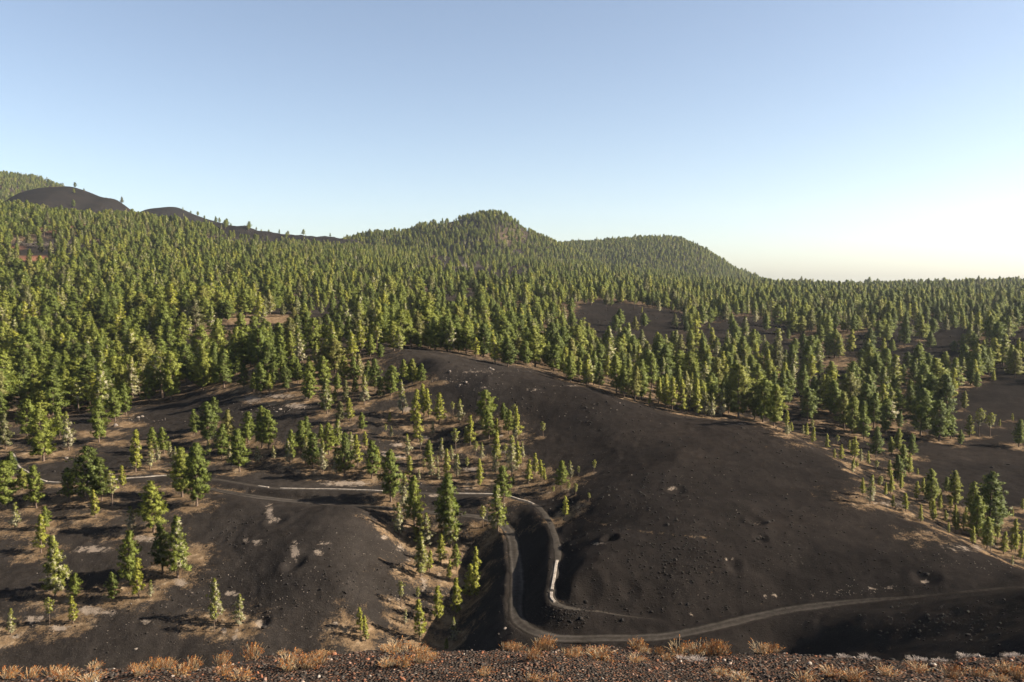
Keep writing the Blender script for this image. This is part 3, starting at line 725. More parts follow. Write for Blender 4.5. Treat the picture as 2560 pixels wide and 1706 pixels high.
# ------------------------------------------------------------------ pine prototypes (12 m tall, scaled per tree)
def pine_mesh(seed, kind):
    r = np.random.default_rng(seed)
    H = 12.0
    P_ = dict(g=(.13, 2.75, 84, 1.0, .00), w=(.11, 3.0, 100, .8, .00), y=(.12, 2.1, 58, 1.0, .06), l=(.10, 2.1, 62, 1.0, .6), m=(.10, 2.4, 80, 1.0, .30), t=(.42, 1.5, 36, 1.0, .30), b=(.12, 2.7, 90, .9, .12), r=(.24, 3.1, 100, .5, .0))[kind]
    cb, W, nb, taper, lich = P_
    bend = r.normal(0, .10, 2)
    def axis(z):
        q = z / H
        return np.array([bend[0] * q * q * 1.6 + .12 * math.sin(q * 5 + seed), bend[1] * q * q * 1.6 + .10 * math.cos(q * 4 + seed), z])
    # trunk
    tv, tf = [], []
    def tube(pts, rads, sides):
        b0 = len(tv)
        for i, (p, rad) in enumerate(zip(pts, rads)):
            d = pts[min(i + 1, len(pts) - 1)] - pts[max(i - 1, 0)]; d = d / (np.linalg.norm(d) + 1e-9)
            a = np.cross(d, [0.3, 1, .2]); a /= np.linalg.norm(a); c2 = np.cross(d, a)
            for s in range(sides):
                an = 2 * math.pi * s / sides
                tv.append(p + rad * (math.cos(an) * a + math.sin(an) * c2))
        for i in range(len(pts) - 1):
            for s in range(sides):
                s2 = (s + 1) % sides
                tf.append((b0 + i * sides + s, b0 + i * sides + s2, b0 + (i + 1) * sides + s2, b0 + (i + 1) * sides + s))
    zs = np.array([-1.2, 0, .5, 2, 4, 6, 8, 10, 11.6])
    tube([axis(z) for z in zs], [.34, .28, .23, .2, .165, .13, .095, .05, .015], 7)
    cen, dirs, size, lv = [], [], [], []
    gold = 2.39996
    for i in range(nb):
        q = (i + r.uniform(0, .9)) / nb
        zb = H * (cb + (.985 - cb) * q ** .92)
        u = (zb / H - cb) / (1 - cb)
        if kind in ('w', 'r'):
            prof = (min(1, .5 + 1.6 * u) * (1 - u ** 2.2) ** .75)
        elif kind == 't':
            prof = .55 + .6 * math.sin(math.pi * min(u * 1.05, 1))
        else:
            prof = min(1, .62 + 1.5 * u) * (1 - u) ** .72 + .05
        L = W * prof * (r.uniform(.42, 1.05) if r.random() < .72 else r.uniform(1.0, 1.38))
        an = i * gold + r.normal(0, .5)
        rise = r.uniform(-.12, .35) + .55 * u
        d = np.array([math.cos(an), math.sin(an), rise]); d /= np.linalg.norm(d)
        p0 = axis(zb)
        tip = p0 + d * L + np.array([0, 0, .12 * L])
        mid = p0 + d * L * .55 + np.array([0, 0, -.05 * L])
        tube([p0, mid, tip], [.055, .035, .012], 3)
        nt = max(3, int(3 + L * 3.4))
        if kind in ('l', 't'): nt = max(2, int(nt * .8))
        for k in range(nt):
            s = r.uniform(.3, 1.04) ** .62
            pt = p0 + (tip - p0) * s + r.normal(0, .11 + .075 * L, 3) * np.array([1.15, 1.15, .6])
            cen.append(pt); dirs.append(d * .6 + np.array([0, 0, .55]) + r.normal(0, .3, 3)); size.append(r.uniform(.34, .62) * (1.05 - .3 * u))
            pl = lich * (1.5 - 1.25 * u)
            if kind == 'l': pl = .95 - .85 * u ** 1.3
            lv.append(1.0 if r.random() < pl else 0.0)
    for k in range(5):      # leader
        cen.append(axis(H * (.955 + .008 * k))); dirs.append(np.array([0, 0, 1.0]) + r.normal(0, .15, 3)); size.append(.42); lv.append(0)
    cen = np.array(cen); dirs = np.array(dirs); dirs /= np.linalg.norm(dirs, axis=1)[:, None]; size = np.array(size); lv = np.array(lv)
    NBL = 17
    N = len(cen)
    D = dirs[:, None, :] * .55 + r.normal(0, .62, (N, NBL, 3)); D /= np.linalg.norm(D, axis=2)[:, :, None]
    side = np.cross(D, r.normal(0, 1, (N, NBL, 3))); side /= np.linalg.norm(side, axis=2)[:, :, None]
    ln = size[:, None, None] * r.uniform(.75, 1.25, (N, NBL, 1)); wd = ln * .135
    b0 = cen[:, None, :] + D * ln * .05
    va = b0 - side * wd * .7; vb = b0 + side * wd * .7; vc = b0 + D * ln + side * wd * .25; vd = b0 + D * ln - side * wd * .25
    cv = np.stack([va, vb, vc, vd], 2).reshape(-1, 3)
    cf = np.arange(len(cv)).reshape(-1, 4)
    # blades face outward and take the rounded normal of their branch clump
    zc = cen[:, 2]
    out_ = cen - np.stack([axis(z)for z in zc]); out_[:, 2] *= .6
    out_ /= np.linalg.norm(out_, axis=1)[:, None] + .25
    cn = out_[:, None, :] * .9 + D * .55 + np.array([0, 0, .28]); cn /= np.linalg.norm(cn, axis=2)[:, :, None]
    ng_ = np.cross(vb - va, vc - va)
    flip = ((ng_ * cn).sum(2) < 0).ravel()
    cf[flip] = cf[flip][:, ::-1]
    lf = np.repeat(lv, NBL * 4); vf = np.repeat(r.uniform(0, 1, N), NBL * 4)
    cm = mesh_np('crown', cv, cf); smooth(cm); cm.normals_split_custom_set_from_vertices(np.repeat(cn.reshape(-1, 3), 4, 0)); fattr(cm, 'lichen', lf); fattr(cm, 'tuft', vf)
    tm = mesh_np('trunk', np.array(tv), np.array(tf)); smooth(tm)
    return tm, cm

def leaf_material():
    t = NT('pine_needles')
    oi = t.add('ShaderNodeObjectInfo')
    tuft = t.attr('tuft'); li = t.attr('lichen')
    rnd = oi.outputs['Random']
    tone = t.attr('tone')
    base = t.ramp(rnd, [(0.0, (.044, .062, .010)), (0.35, (.074, .097, .014)), (0.7, (.108, .126, .018)), (0.93, (.142, .152, .022)), (1.0, (.118, .104, .030))])
    base = t.mix(tone, base, (.21, .205, .024))
    base = t.mix(1.0, base, t.ramp(tuft, [(0.0, .62), (1.0, 1.4)]), 'MULTIPLY')
    lc = t.mix(tuft, (.21, .19, .125), (.36, .32, .22))
    lc = t.mix(t.ramp(rnd, [(0, .0), (1, .25)]), lc, base)
    c = t.mix(li, base, lc)
    c = t.mix(t.attr('brown'), c, t.mix(tuft, (.08, .066, .03), (.15, .12, .06)))
    p = t.add('ShaderNodeBsdfPrincipled'); p.inputs['Roughness'].default_value = .62; p.inputs['Specular IOR Level'].default_value = .25
    t.link(c, p.inputs['Base Color'])
    tr = t.add('ShaderNodeBsdfTranslucent'); t.link(t.mix(1.0, c, (1.1, 1.15, .6), 'MULTIPLY'), tr.inputs['Color'])
    mx = t.add('ShaderNodeMixShader'); mx.inputs[0].default_value = .20
    t.link(p.outputs[0], mx.inputs[1]); t.link(tr.outputs[0], mx.inputs[2]); t.link(mx.outputs[0], t.out.inputs['Surface'])
    return t.m
M_LEAF = leaf_material()
t = NT('pine_bark'); P = t.add('ShaderNodeTexCoord').outputs['Object']
c = t.ramp(t.noise(6, 4, .6, P), [(0.3, (.05, .034, .025)), (0.7, (.16, .115, .085))])
t.bsdf(c, .95, t.noise(14, 3, .6, P), .6, .05, .1)
M_BARK = t.m

PROTO = {}
for kind, cnt in (('g', 4), ('w', 3), ('y', 3), ('l', 3), ('m', 2), ('t', 2), ('b', 2), ('r', 2)):
    L = []
    for i in range(cnt):
        tm, cm = pine_mesh(101 + ord(kind) * 7 + i * 13, kind)
        tm.materials.append(M_BARK); cm.materials.append(M_LEAF)
        nv = len(cm.vertices)
        fattr(cm, 'tone', np.full(nv, dict(y=.85, l=.5, m=.25, t=.6, g=.12, w=.1, b=.0, r=.0)[kind]))
        fattr(cm, 'brown', np.full(nv, dict(b=.5, r=.1).get(kind, 0.0)))
        L.append((tm, cm))
    PROTO[kind] = L

ORD = ['leftmost', 'second', 'third', 'fourth', 'fifth', 'sixth', 'seventh', 'eighth', 'ninth', 'tenth', 'eleventh', 'twelfth', 'thirteenth', 'fourteenth', 'fifteenth', 'sixteenth', 'seventeenth', 'eighteenth', 'nineteenth', 'twentieth']
TENS = ['', '', 'twenty', 'thirty', 'forty', 'fifty', 'sixty', 'seventy', 'eighty', 'ninety']
UNIT = ['', 'first', 'second', 'third', 'fourth', 'fifth', 'sixth', 'seventh', 'eighth', 'ninth']
TENTH = ['', '', 'twentieth', 'thirtieth', 'fortieth', 'fiftieth', 'sixtieth', 'seventieth', 'eightieth', 'ninetieth']
def ordinal(i):
    if i < 20: return ORD[i]
    q, u = divmod(i + 1, 10)
    return TENTH[q] if u == 0 else TENS[q] + '-' + UNIT[u]
def ord_phrase(i, what):
    return f'leftmost {what}' if i == 0 else f'{ordinal(i)} {what} from the left'

KINDW = dict(g='green pine', w='broad green pine', y='yellow-green pine', l='pale lichen-covered pine', m='half-pale pine', t='thin bare-stemmed pine', b='brownish pine', r='round-crowned pine')
def zone(px, py):
    if px < 530:
        if py > 1290: return 'on the dark ash flat at lower left'
        if py > 1140: return 'around the white channel at left'
        return 'along the left forest edge above the channel'
    if px < 720 and py > 1400: return 'on the open mound slope at lower left'
    if px >= 720 and px < 1270 and py > 1400: return 'in the gully beside the dark ravine'
    if px < 1270 and py > 1238: return 'between the white channel and the dirt track'
    if px < 960 and py > 1085: return 'in the grove above the long channel'
    if px < 1290 and py > 1040: return 'in the sparse grove left of the ash hill'
    if px < 960: return 'on the sandy rise behind the grove'
    if px < 1290 and py > 945: return 'at the upper left foot of the ash hill'
    if px < 1540 and py > 1100: return 'on the left flank of the bare ash hill'
    if px < 1990 and py < 1085: return 'in the row behind the ash ridge crest'
    if px > 1990 and py > 1150: return 'on the right shoulder of the ash hill'
    if px > 1990 and py < 1000: return 'in the far right hollow forest'
    return 'on the dark hollow floor at right'

def place_tree(x, y, h, kind, wid=1.0, lean=0.0):
    tm, cm = random.choice(PROTO[kind])
    root = bpy.data.objects.new('pine_tree', None); col.objects.link(root)
    z = float(surf(x, y))
    root.location = (x, y, z - .05)
    s = h / 12.0
    root.scale = (s * wid, s * wid, s)
    root.rotation_euler = (lean * random.uniform(-1, 1), lean * random.uniform(-1, 1), random.uniform(0, 6.283))
    obj('trunk', tm, None, root); obj('crown', cm, None, root)
    root['category'] = 'tree'; root['group'] = 'pines on the volcanic ash'
    return root

hd = hy * CT - hz * ST
tagged = []
for (px, py, hp, k), x, y, d in zip(TREES, hx, hy, hd):
    h = float(np.clip(hp / F * d * 1.03, 1.8, 26))
    o = place_tree(float(x), float(y), h, k, random.uniform(.9, 1.15), .03)
    tagged.append((px, zone(px, py), KINDW[k], o))

# ------------------------------------------------------------------ the forest
def scatter(y0, y1, sp, half=40.0):
    xs = np.arange(-y1 * .80, y1 * .80, sp); ys = np.arange(y0, y1, sp)
    X, Y = np.meshgrid(xs, ys)
    X = X + rng.uniform(-.48, .48, X.shape) * sp; Y = Y + rng.uniform(-.48, .48, X.shape) * sp
    m = (np.abs(X / Y) < .78) & (Y >= y0) & (Y < y1)
    return X[m], Y[m]
FX, FY = [], []
for y0, y1, sp in ((215, 420, 5.5), (420, 800, 6.0), (800, 1300, 6.6), (1300, 2600, 6.6)):
    a, b2 = scatter(y0, y1, sp); FX.append(a); FY.append(b2)
FX = np.concatenate(FX); FY = np.concatenate(FY)
FZ, FC, _, _ = terrain(FX, FY, True)
D = forest_density(FX, FY, FZ)
kidx = {h[0]: i + 2 for i, h in enumerate(HILLS)}
ppx, ppy, _ = project(FX, FY, FZ)
for nm, dv in (('cinder_cone', 0.004), ('cinder_knoll', 0.015), ('lava_ridge', .05), ('mountain_ridge', .45), ('wooded_hill', .95), ('wooded_dome', 1.0)):
    D = np.where(FC == kidx[nm], dv, D)
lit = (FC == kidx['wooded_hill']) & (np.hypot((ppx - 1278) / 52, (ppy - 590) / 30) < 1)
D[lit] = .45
bare = (FC == kidx['wooded_hill']) & (np.hypot((ppx - 1150) / 60, (ppy - 562) / 10) < 1)
D[bare] = .2
D[FC == 1] = 0
D = np.where((FC == 0) & (FY > 1300), D * .7, D)
# keep away from the single trees
u = rng.random(len(FX))
keep = u < D * .93
FX, FY, FZ, ppx, ppy, FC = FX[keep], FY[keep], FZ[keep], ppx[keep], ppy[keep], FC[keep]
near = FY < 420
ok = np.ones(len(FX), bool)
iN = np.where(near)[0]
for s in range(0, len(iN), 2000):
    j = iN[s:s + 2000]
    q = (FX[j, None] - hx[None]) ** 2 + (FY[j, None] - hy[None]) ** 2
    ok[j] = q.min(1) > 2.6 ** 2
FX, FY, FZ, ppx, ppy, FC = FX[ok], FY[ok], FZ[ok], ppx[ok], ppy[ok], FC[ok]
NFT = len(FX)
left = 1 - sstep(300, 1000, ppx)
fh = np.clip(rng.normal(8.8, 2.7, NFT) + 3.2 * left, 3.0, 18) * np.interp(FY, [600, 1200], [1, .9])
kr = rng.random(NFT)
kind_f = np.where(kr < .36, 'g', np.where(kr < .60, 'w', np.where(kr < .70, 'y', np.where(kr < .77, 'm', np.where(kr < .83, 'b', np.where(kr < .87, 'l', np.where(kr < .89, 't', 'r')))))))
lk = (rng.random(NFT) < .5 * left); kind_f = np.where(lk & (kind_f == 'g'), 'r', kind_f); kind_f = np.where(lk & (kind_f == 'y'), 'w', kind_f)
# individuals: the nearest forest trees in view
n_ind = max(0, 300 - len(TREES))
inview = (ppx > 5) & (ppx < 2555) & (ppy < 1690) & (FY < 420)
cand = np.where(inview)[0]
# in view: sight line to the middle of the tree clears the ground
def visible(x, y, z):
    tt = np.linspace(.3, .985, 60)
    Xl = x[:, None] * tt; Yl = y[:, None] * tt; Zl = z[:, None] * tt
    return (surf(Xl, Yl) < Zl).all(1)
vis = visible(FX[cand], FY[cand], FZ[cand] + fh[cand] * .6)
cand = cand[vis]
cand = cand[np.argsort(-(fh[cand] / FY[cand]))][:n_ind]
mask = np.zeros(NFT, bool); mask[cand] = True
def fzone(px, py):
    if px < 300: return 'at the front of the dense forest, far left'
    if px < 620: return 'in the forest left of the grove'
    if px < 1000: return 'at the forest front above the sandy rise'
    if px < 1500: return 'in the front forest rank over the ash ridge'
    if px < 2000: return 'in the front forest rank right of centre'
    return 'at the front of the right-hand forest'
for i in cand:
    o = place_tree(float(FX[i]), float(FY[i]), float(fh[i]), str(kind_f[i]), random.uniform(.9, 1.15), .03)
    tagged.append((float(ppx[i]), fzone(ppx[i], ppy[i]), KINDW[str(kind_f[i])], o))
grp = {}
for px, zn, kw, o in tagged:
    grp.setdefault((zn, kw), []).append((px, o))
for (zn, kw), L in grp.items():
    L.sort(key=lambda a: a[0])
    for i, (px, o) in enumerate(L):
        o['label'] = (f'the only {kw} {zn}' if len(L) == 1 else f'{ord_phrase(i, kw)} {zn}')

rest = ~mask
keys = [(k, i) for k in 'gwymbrlt' for i in range(len(PROTO[k]))]
start = {}
for j, (k, i) in enumerate(keys): start.setdefault(k, j)
var = np.array([start[k] + rng.integers(len(PROTO[k])) for k in kind_f[rest]])
pm = bpy.data.meshes.new('pine_forest')
pm.vertices.add(int(rest.sum())); pm.vertices.foreach_set('co', np.stack([FX[rest], FY[rest], FZ[rest] - .2], 1).astype(np.float32).ravel())
fattr(pm, 'tree_scale', fh[rest] / 12.0); fattr(pm, 'tree_width', (rng.uniform(.95, 1.4, int(rest.sum())) * np.where(FC[rest] >= 2, 1.15, 1.0))); fattr(pm, 'tree_tilt', rng.normal(0, .035, int(rest.sum()))); fattr(pm, 'tree_turn', rng.uniform(0, 6.28, int(rest.sum())))
at = pm.attributes.new('tree_kind', 'INT', 'POINT'); at.data.foreach_set('value', var.astype(np.int32))
forest = obj('pine_forest', pm)
forest['kind'] = 'stuff'; forest['label'] = 'dense green pine forest covering the plain and distant hills'; forest['category'] = 'forest'
print('forest trees', int(rest.sum()), 'single trees', len(tagged), 'controls', len(C))

def first_objs(tm, cm):
    a = next(o for o in bpy.data.objects if o.data is tm); b = next(o for o in bpy.data.objects if o.data is cm)
    return a, b
users = {}
for o in bpy.data.objects:
    if o.type == 'MESH': users.setdefault(o.data.name, o)
ng = bpy.data.node_groups.new('forest_scatter', 'GeometryNodeTree')
ng.interface.new_socket('Geometry', in_out='INPUT', socket_type='NodeSocketGeometry')
ng.interface.new_socket('Geometry', in_out='OUTPUT', socket_type='NodeSocketGeometry')
N_ = ng.nodes; Lk = ng.links
gi = N_.new('NodeGroupInput'); go = N_.new('NodeGroupOutput')
def named(nm, typ='FLOAT'):
    a = N_.new('GeometryNodeInputNamedAttribute'); a.data_type = typ; a.inputs[0].default_value = nm
    return next(s for s in a.outputs if s.enabled and s.name == 'Attribute')
kind_s = named('tree_kind', 'INT')
cr = N_.new('ShaderNodeCombineXYZ'); Lk.new(named('tree_turn'), cr.inputs[2]); Lk.new(named('tree_tilt'), cr.inputs[0])
cs = N_.new('ShaderNodeCombineXYZ'); mu = N_.new('ShaderNodeMath'); mu.operation = 'MULTIPLY'
sc_ = named('tree_scale'); Lk.new(sc_, mu.inputs[0]); Lk.new(named('tree_width'), mu.inputs[1])
Lk.new(mu.outputs[0], cs.inputs[0]); Lk.new(mu.outputs[0], cs.inputs[1]); Lk.new(sc_, cs.inputs[2])
allj = N_.new('GeometryNodeJoinGeometry')
for j, (k, i) in enumerate(keys):
    tm, cm = PROTO[k][i]
    jn = N_.new('GeometryNodeJoinGeometry')
    for me in (tm, cm):
        u_ = users.get(me.name)
        if u_ is None: continue
        oi = N_.new('GeometryNodeObjectInfo'); oi.transform_space = 'ORIGINAL'; oi.inputs['Object'].default_value = u_
        oi.inputs['As Instance'].default_value = False
        Lk.new(oi.outputs['Geometry'], jn.inputs[0])
    eq = N_.new('FunctionNodeCompare'); eq.data_type = 'INT'; eq.operation = 'EQUAL'
    ia, ib = [q for q in eq.inputs if q.enabled][:2]
    Lk.new(kind_s, ia); ib.default_value = j
    iop = N_.new('GeometryNodeInstanceOnPoints')
    Lk.new(gi.outputs[0], iop.inputs['Points']); Lk.new(jn.outputs[0], iop.inputs['Instance']); Lk.new(eq.outputs[0], iop.inputs['Selection'])
    Lk.new(cr.outputs[0], iop.inputs['Rotation']); Lk.new(cs.outputs[0], iop.inputs['Scale'])
    Lk.new(iop.outputs[0], allj.inputs[0])
Lk.new(allj.outputs[0], go.inputs[0])
md = forest.modifiers.new('scatter', 'NODES'); md.node_group = ng

# ------------------------------------------------------------------ rocks
def rock_proto(seed, sub=2):
    r = np.random.default_rng(seed)
    import bmesh
    bm = bmesh.new(); bmesh.ops.create_icosphere(bm, subdivisions=sub, radius=1.0)
    v = np.array([q.co[:] for q in bm.verts]); f = np.array([[q.index for q in p.verts] for p in bm.faces]); bm.free()
    for _ in range(9):
        nrm = r.normal(0, 1, 3); nrm /= np.linalg.norm(nrm); d = r.uniform(.45, .8)
        s = v @ nrm; over = np.maximum(s - d, 0); v -= over[:, None] * nrm
    v *= 1 + r.normal(0, .05, (len(v), 1))
    v *= np.array([1, r.uniform(.6, .9), r.uniform(.5, .8)])
    return v, f
t = NT('lava_rock'); P = t.pos()
c = t.ramp(t.noise(2.5, 5, .65, P), [(0.3, (.012, .011, .010)), (0.6, (.027, .023, .020)), (0.8, (.05, .042, .035))])
t.bsdf(c, .95, t.noise(7, 4, .7, P), .7, .08, .05); M_ROCK = t.m
t = NT('pale_rock'); P = t.pos()
c = t.ramp(t.noise(3.0, 5, .65, P), [(0.3, (.07, .058, .047)), (0.7, (.20, .165, .135))])
t.bsdf(c, .9, t.noise(7, 4, .7, P), .7, .08, .2); M_PROCK = t.m

def joined_rocks(name, X, Y, S, mat, label, protos, Z=None):
    Z = surf(X, Y) if Z is None else Z
    vs_, fs_, b0 = [], [], 0
    for i in range(len(X)):
        v, f = protos[i % len(protos)]
        a = rng.uniform(0, 6.28); ca, sa = math.cos(a), math.sin(a)
        w = v * S[i]
        vs_.append(np.stack([w[:, 0] * ca - w[:, 1] * sa + X[i], w[:, 0] * sa + w[:, 1] * ca + Y[i], w[:, 2] + Z[i] + S[i] * .18], 1))
        fs_.append(f + b0); b0 += len(v)
    me = mesh_np(name, np.concatenate(vs_), np.concatenate(fs_))
    o = obj(name, me, mat); o['kind'] = 'stuff'; o['label'] = label; o['category'] = 'rocks'
    return o
lo = [rock_proto(900 + i, 1) for i in range(6)]
hi = [rock_proto(950 + i, 2) for i in range(6)]
hi_me = [mesh_np('boulder', v, f) for v, f in hi]

# boulders one can make out: px, py, size in pixels, dark/pale
BOULD = [(1600,1233,11,'d'),(1612,1241,8,'d'),(1655,1236,8,'d'),(1966,1246,10,'d'),(1668,1313,14,'d'),(1692,1303,11,'d'),(1920,1307,13,'d'),(1933,1303,9,'d'),(1893,1348,12,'d'),(1908,1346,9,'d'),(2315,1436,18,'d'),(2300,1430,9,'d'),
         (1630,1530,11,'d'),(1720,1511,12,'d'),(1464,1507,12,'d'),(1556,1550,12,'d'),(1452,1548,12,'d'),(1690,1400,10,'d'),(1660,1420,9,'d'),(1648,1433,9,'d'),(1700,1385,8,'d'),(1675,1408,8,'d'),(1570,1262,8,'d'),(1540,1225,9,'d'),
         (1980,1290,8,'d'),(2040,1292,8,'d'),(2010,1280,8,'d'),(1855,1070,8,'d'),(1845,1085,7,'d'),(1960,1080,9,'d'),(1465,1020,9,'d'),(1950,1134,7,'d'),(2015,1155,7,'d'),(1765,1145,7,'d'),(1795,1147,7,'d'),(2480,1170,12,'d'),(2520,1162,9,'d'),
         (660,1570,14,'d'),(672,1543,10,'d'),(650,1515,10,'d'),(610,1575,8,'d'),(340,1623,9,'p'),(345,1045,12,'p'),(290,1065,12,'p'),(355,1043,9,'p'),(165,1147,11,'p'),(135,1180,12,'d'),(700,1025,10,'p'),(690,1030,8,'p'),(1164,957,11,'p'),(1125,930,10,'p'),
         (1225,921,9,'p'),(1232,925,8,'p'),(1150,963,8,'p'),(1065,1478,8,'d'),(870,1460,9,'d'),(863,1482,8,'d'),(2150,1540,11,'d'),(2230,1520,10,'d'),(2320,1540,12,'d'),(2420,1530,13,'d'),(2300,1580,14,'d'),(2420,1590,14,'d'),(2500,1560,13,'d'),(2200,1590,12,'d'),(2510,1500,11,'d'),(1262,1573,11,'p'),(1246,1586,10,'d')]
bx, by = cast([b[0] for b in BOULD], [b[1] for b in BOULD])
def bzone(px, py):
    if px < 700: return 'on the ash at left'
    if px < 960: return 'on the ash mound'
    if px < 1280: return 'near the upper foot of the ash hill' if py < 1200 else 'by the dark gully'
    if px > 2000 and py > 1480: return 'on the shadowed spur at lower right'
    if py > 1480: return 'on the bank above the dirt track'
    if py > 1200: return 'on the lower ash hill'
    return 'high on the ash hill'
gb = {}
for (px, py, sp, k), x, y in zip(BOULD, bx, by):
    s = sp / F * y * .62
    o = bpy.data.objects.new('boulder', random.choice(hi_me)); col.objects.link(o)
    if len(o.data.materials) == 0: o.data.materials.append(M_ROCK)
    o.material_slots[0].link = 'OBJECT'; o.material_slots[0].material = M_ROCK if k == 'd' else M_PROCK
    z = float(surf(x, y))
    o.location = (x, y, z + s * .1); o.scale = (s, s, s * random.uniform(.8, 1.2)); o.rotation_euler = (0, 0, random.uniform(0, 6.28))
    o['category'] = 'rock'; o['group'] = 'lava boulders on the ash'
    gb.setdefault((bzone(px, py), 'black lava boulder' if k == 'd' else 'pale grey boulder'), []).append((px, o))
for (zn, kw), L in gb.items():
    L.sort(key=lambda a: a[0])
    for i, (px, o) in enumerate(L):
        o['label'] = f'the only {kw} {zn}' if len(L) == 1 else f'{ord_phrase(i, kw)} {zn}'

# small stones strewn over the ash
def strewn(nm, boxes, mat, label, smin, smax):
    X, Y = [], []
    for cx_, cy_, rx, ry, cnt in boxes:
        cnt = int(cnt * 2.4)
        X.append(rng.normal(cx_, rx, cnt)); Y.append(rng.normal(cy_, ry, cnt))
    X = np.concatenate(X); Y = np.concatenate(Y)
    m = (X > -60) & (X < 2620) & (Y > 880) & (Y < 1640); X, Y = X[m], Y[m]
    wx, wy = cast(X, Y)
    S = smin + (smax - smin) * rng.random(len(wx)) ** 3.0
    S = S * np.clip(wy / 140, .8, 1.6)
    dr, _ = nearest_line(wx, wy, road_w, 6)
    m = dr > 1.9
    joined_rocks(nm, wx[m], wy[m], S[m], mat, label, lo)
strewn('lava_stones', [(1680,1390,70,45,240),(1620,1240,60,35,180),(1900,1290,120,50,160),(1560,1420,110,60,150),(1900,1120,200,50,120),(1750,1350,300,110,320),(1600,1530,200,20,170),(2350,1560,110,40,200),(1450,1020,220,40,90),(2200,1390,150,50,120),(700,1480,170,70,170),(870,1420,80,60,70),(300,1550,200,50,70),(1430,1540,40,14,70),(1260,1500,30,70,60),(1700,1000,200,40,60),(600,1330,40,40,60),(140,610,1,1,0)],
       M_ROCK, 'small black lava stones strewn over the ash slopes', .05, .34)
strewn('pumice_stones', [(700,1480,160,70,150),(1160,960,50,14,40),(1240,925,80,10,34),(1400,990,200,30,30),(300,1530,200,60,80),(900,1450,90,70,60),(1100,1530,40,60,90),(1700,1260,160,60,40),(2450,1400,80,25,70),(1050,1180,120,40,60),(330,1050,60,6,40),(690,1020,60,14,60),(1560,1010,150,20,40),(1950,1485,160,6,40),(2200,1475,100,8,30),(480,1490,160,60,60)],
       M_PROCK, 'small pale pumice stones strewn over the ash', .03, .19)
# lava blocks in the far clearings
def lava_blocks():
    X, Y = [], []
    for cx_, cy_, rx, ry, cnt in [(153,613,120,8,260),(640,583,110,9,300),(497,850,40,16,120),(1118,657,70,10,120),(1249,676,70,10,120),(1572,792,110,14,120),(2180,850,110,14,120),(765,755,40,10,60)]:
        X.append(rng.normal(cx_, rx, cnt)); Y.append(rng.normal(cy_, ry, cnt))
    X = np.concatenate(X); Y = np.concatenate(Y)
    wx, wy = cast(X, Y, 215, 2400)
    S = (.25 + 1.3 * rng.random(len(wx)) ** 2) * np.clip(wy / 700, .5, 1.6)
    joined_rocks('lava_blocks', wx, wy, S, M_ROCK, 'jagged dark lava blocks in the forest clearings', lo)
lava_blocks()

# ------------------------------------------------------------------ near slope: scoria gravel and dry shrubs
t = NT('scoria'); P = t.pos()
oi = t.attr('tint')
c = t.ramp(oi, [(0.0, (.02, .017, .015)), (0.55, (.05, .04, .033)), (0.78, (.10, .055, .036)), (0.92, (.19, .075, .04)), (0.97, (.24, .2, .165)), (1.0, (.3, .26, .22))])
c = t.mix(1.0, c, t.ramp(t.noise(40, 3, .6, P), [(0.2, .6), (0.8, 1.3)]), 'MULTIPLY')
t.bsdf(c, .95, t.noise(60, 3, .6, P), .6, .01, .15); M_SCO = t.m
NG = 15000
gx = rng.uniform(-11, 11, NG); gy = rng.uniform(8.0, 13.6, NG)
S = .008 + .040 * rng.random(NG) ** 4.0
m = gy < rim_y(gx) + 1.0
gx, gy, S = gx[m], gy[m], S[m]
tiny = [rock_proto(700 + i, 1) for i in range(8)]
gv = joined_rocks('scoria_gravel', gx, gy, S, M_SCO, 'loose rusty and black scoria gravel on the near slope', tiny)
nvt = len(tiny[0][0])
fattr(gv.data, 'tint', np.repeat(rng.random(len(gx)), nvt))

# single stones on the near slope
stone_me = [mesh_np('stone', *rock_proto(1200 + i, 2)) for i in range(5)]
STONES = [(835,1637,14,'r'),(918,1650,14,'o'),(1033,1640,12,'o'),(1005,1700,18,'o'),(1420,1640,10,'g'),(1700,1640,14,'d'),(1830,1634,16,'d'),(1890,1632,12,'d'),(2230,1632,18,'d'),(2050,1640,11,'d'),(1990,1690,13,'d'),(1500,1690,13,'d'),(1200,1670,12,'d'),(760,1690,12,'d'),(2440,1660,13,'d'),(330,1678,9,'o')]
t = NT('rusty_stone'); P = t.pos()
c = t.ramp(t.noise(14, 4, .65, P), [(0.3, (.11, .04, .022)), (0.7, (.34, .16, .09))])
t.bsdf(c, .95, t.noise(30, 3, .6, P), .6, .01, .15); M_RUST = t.m
rim_rows = np.linspace(7.5, 14, 300)
def cast_near(px, py):
    a, b, c = ray(px, py)
    Xs = rim_rows * a / b
    zz = fore(Xs, rim_rows)
    hit = zz > rim_rows * c / b
    k = int(hit.argmax()) if hit.any() else int(np.argmin(rim_rows * c / b - zz))
    return float(Xs[k]), float(rim_rows[k])
gs = {}
for px, py, sp, k in STONES:
    x, y = cast_near(px, py)
    o = bpy.data.objects.new('stone', random.choice(stone_me)); col.objects.link(o)
    if len(o.data.materials) == 0: o.data.materials.append(M_ROCK)
    o.material_slots[0].link = 'OBJECT'; o.material_slots[0].material = M_RUST if k in 'ro' else (M_PROCK if k == 'g' else M_ROCK)
    s = sp / F * y * .6
    z = float(surf(x, y))
    o.location = (x, y, z + s * .15); o.scale = (s, s, s); o.rotation_euler = (0, 0, random.uniform(0, 6.28))
    o['category'] = 'stone'; o['group'] = 'stones on the near slope'
    gs.setdefault('rusty orange stone' if k in 'ro' else ('pale stone' if k == 'g' else 'dark scoria stone'), []).append((px, o))
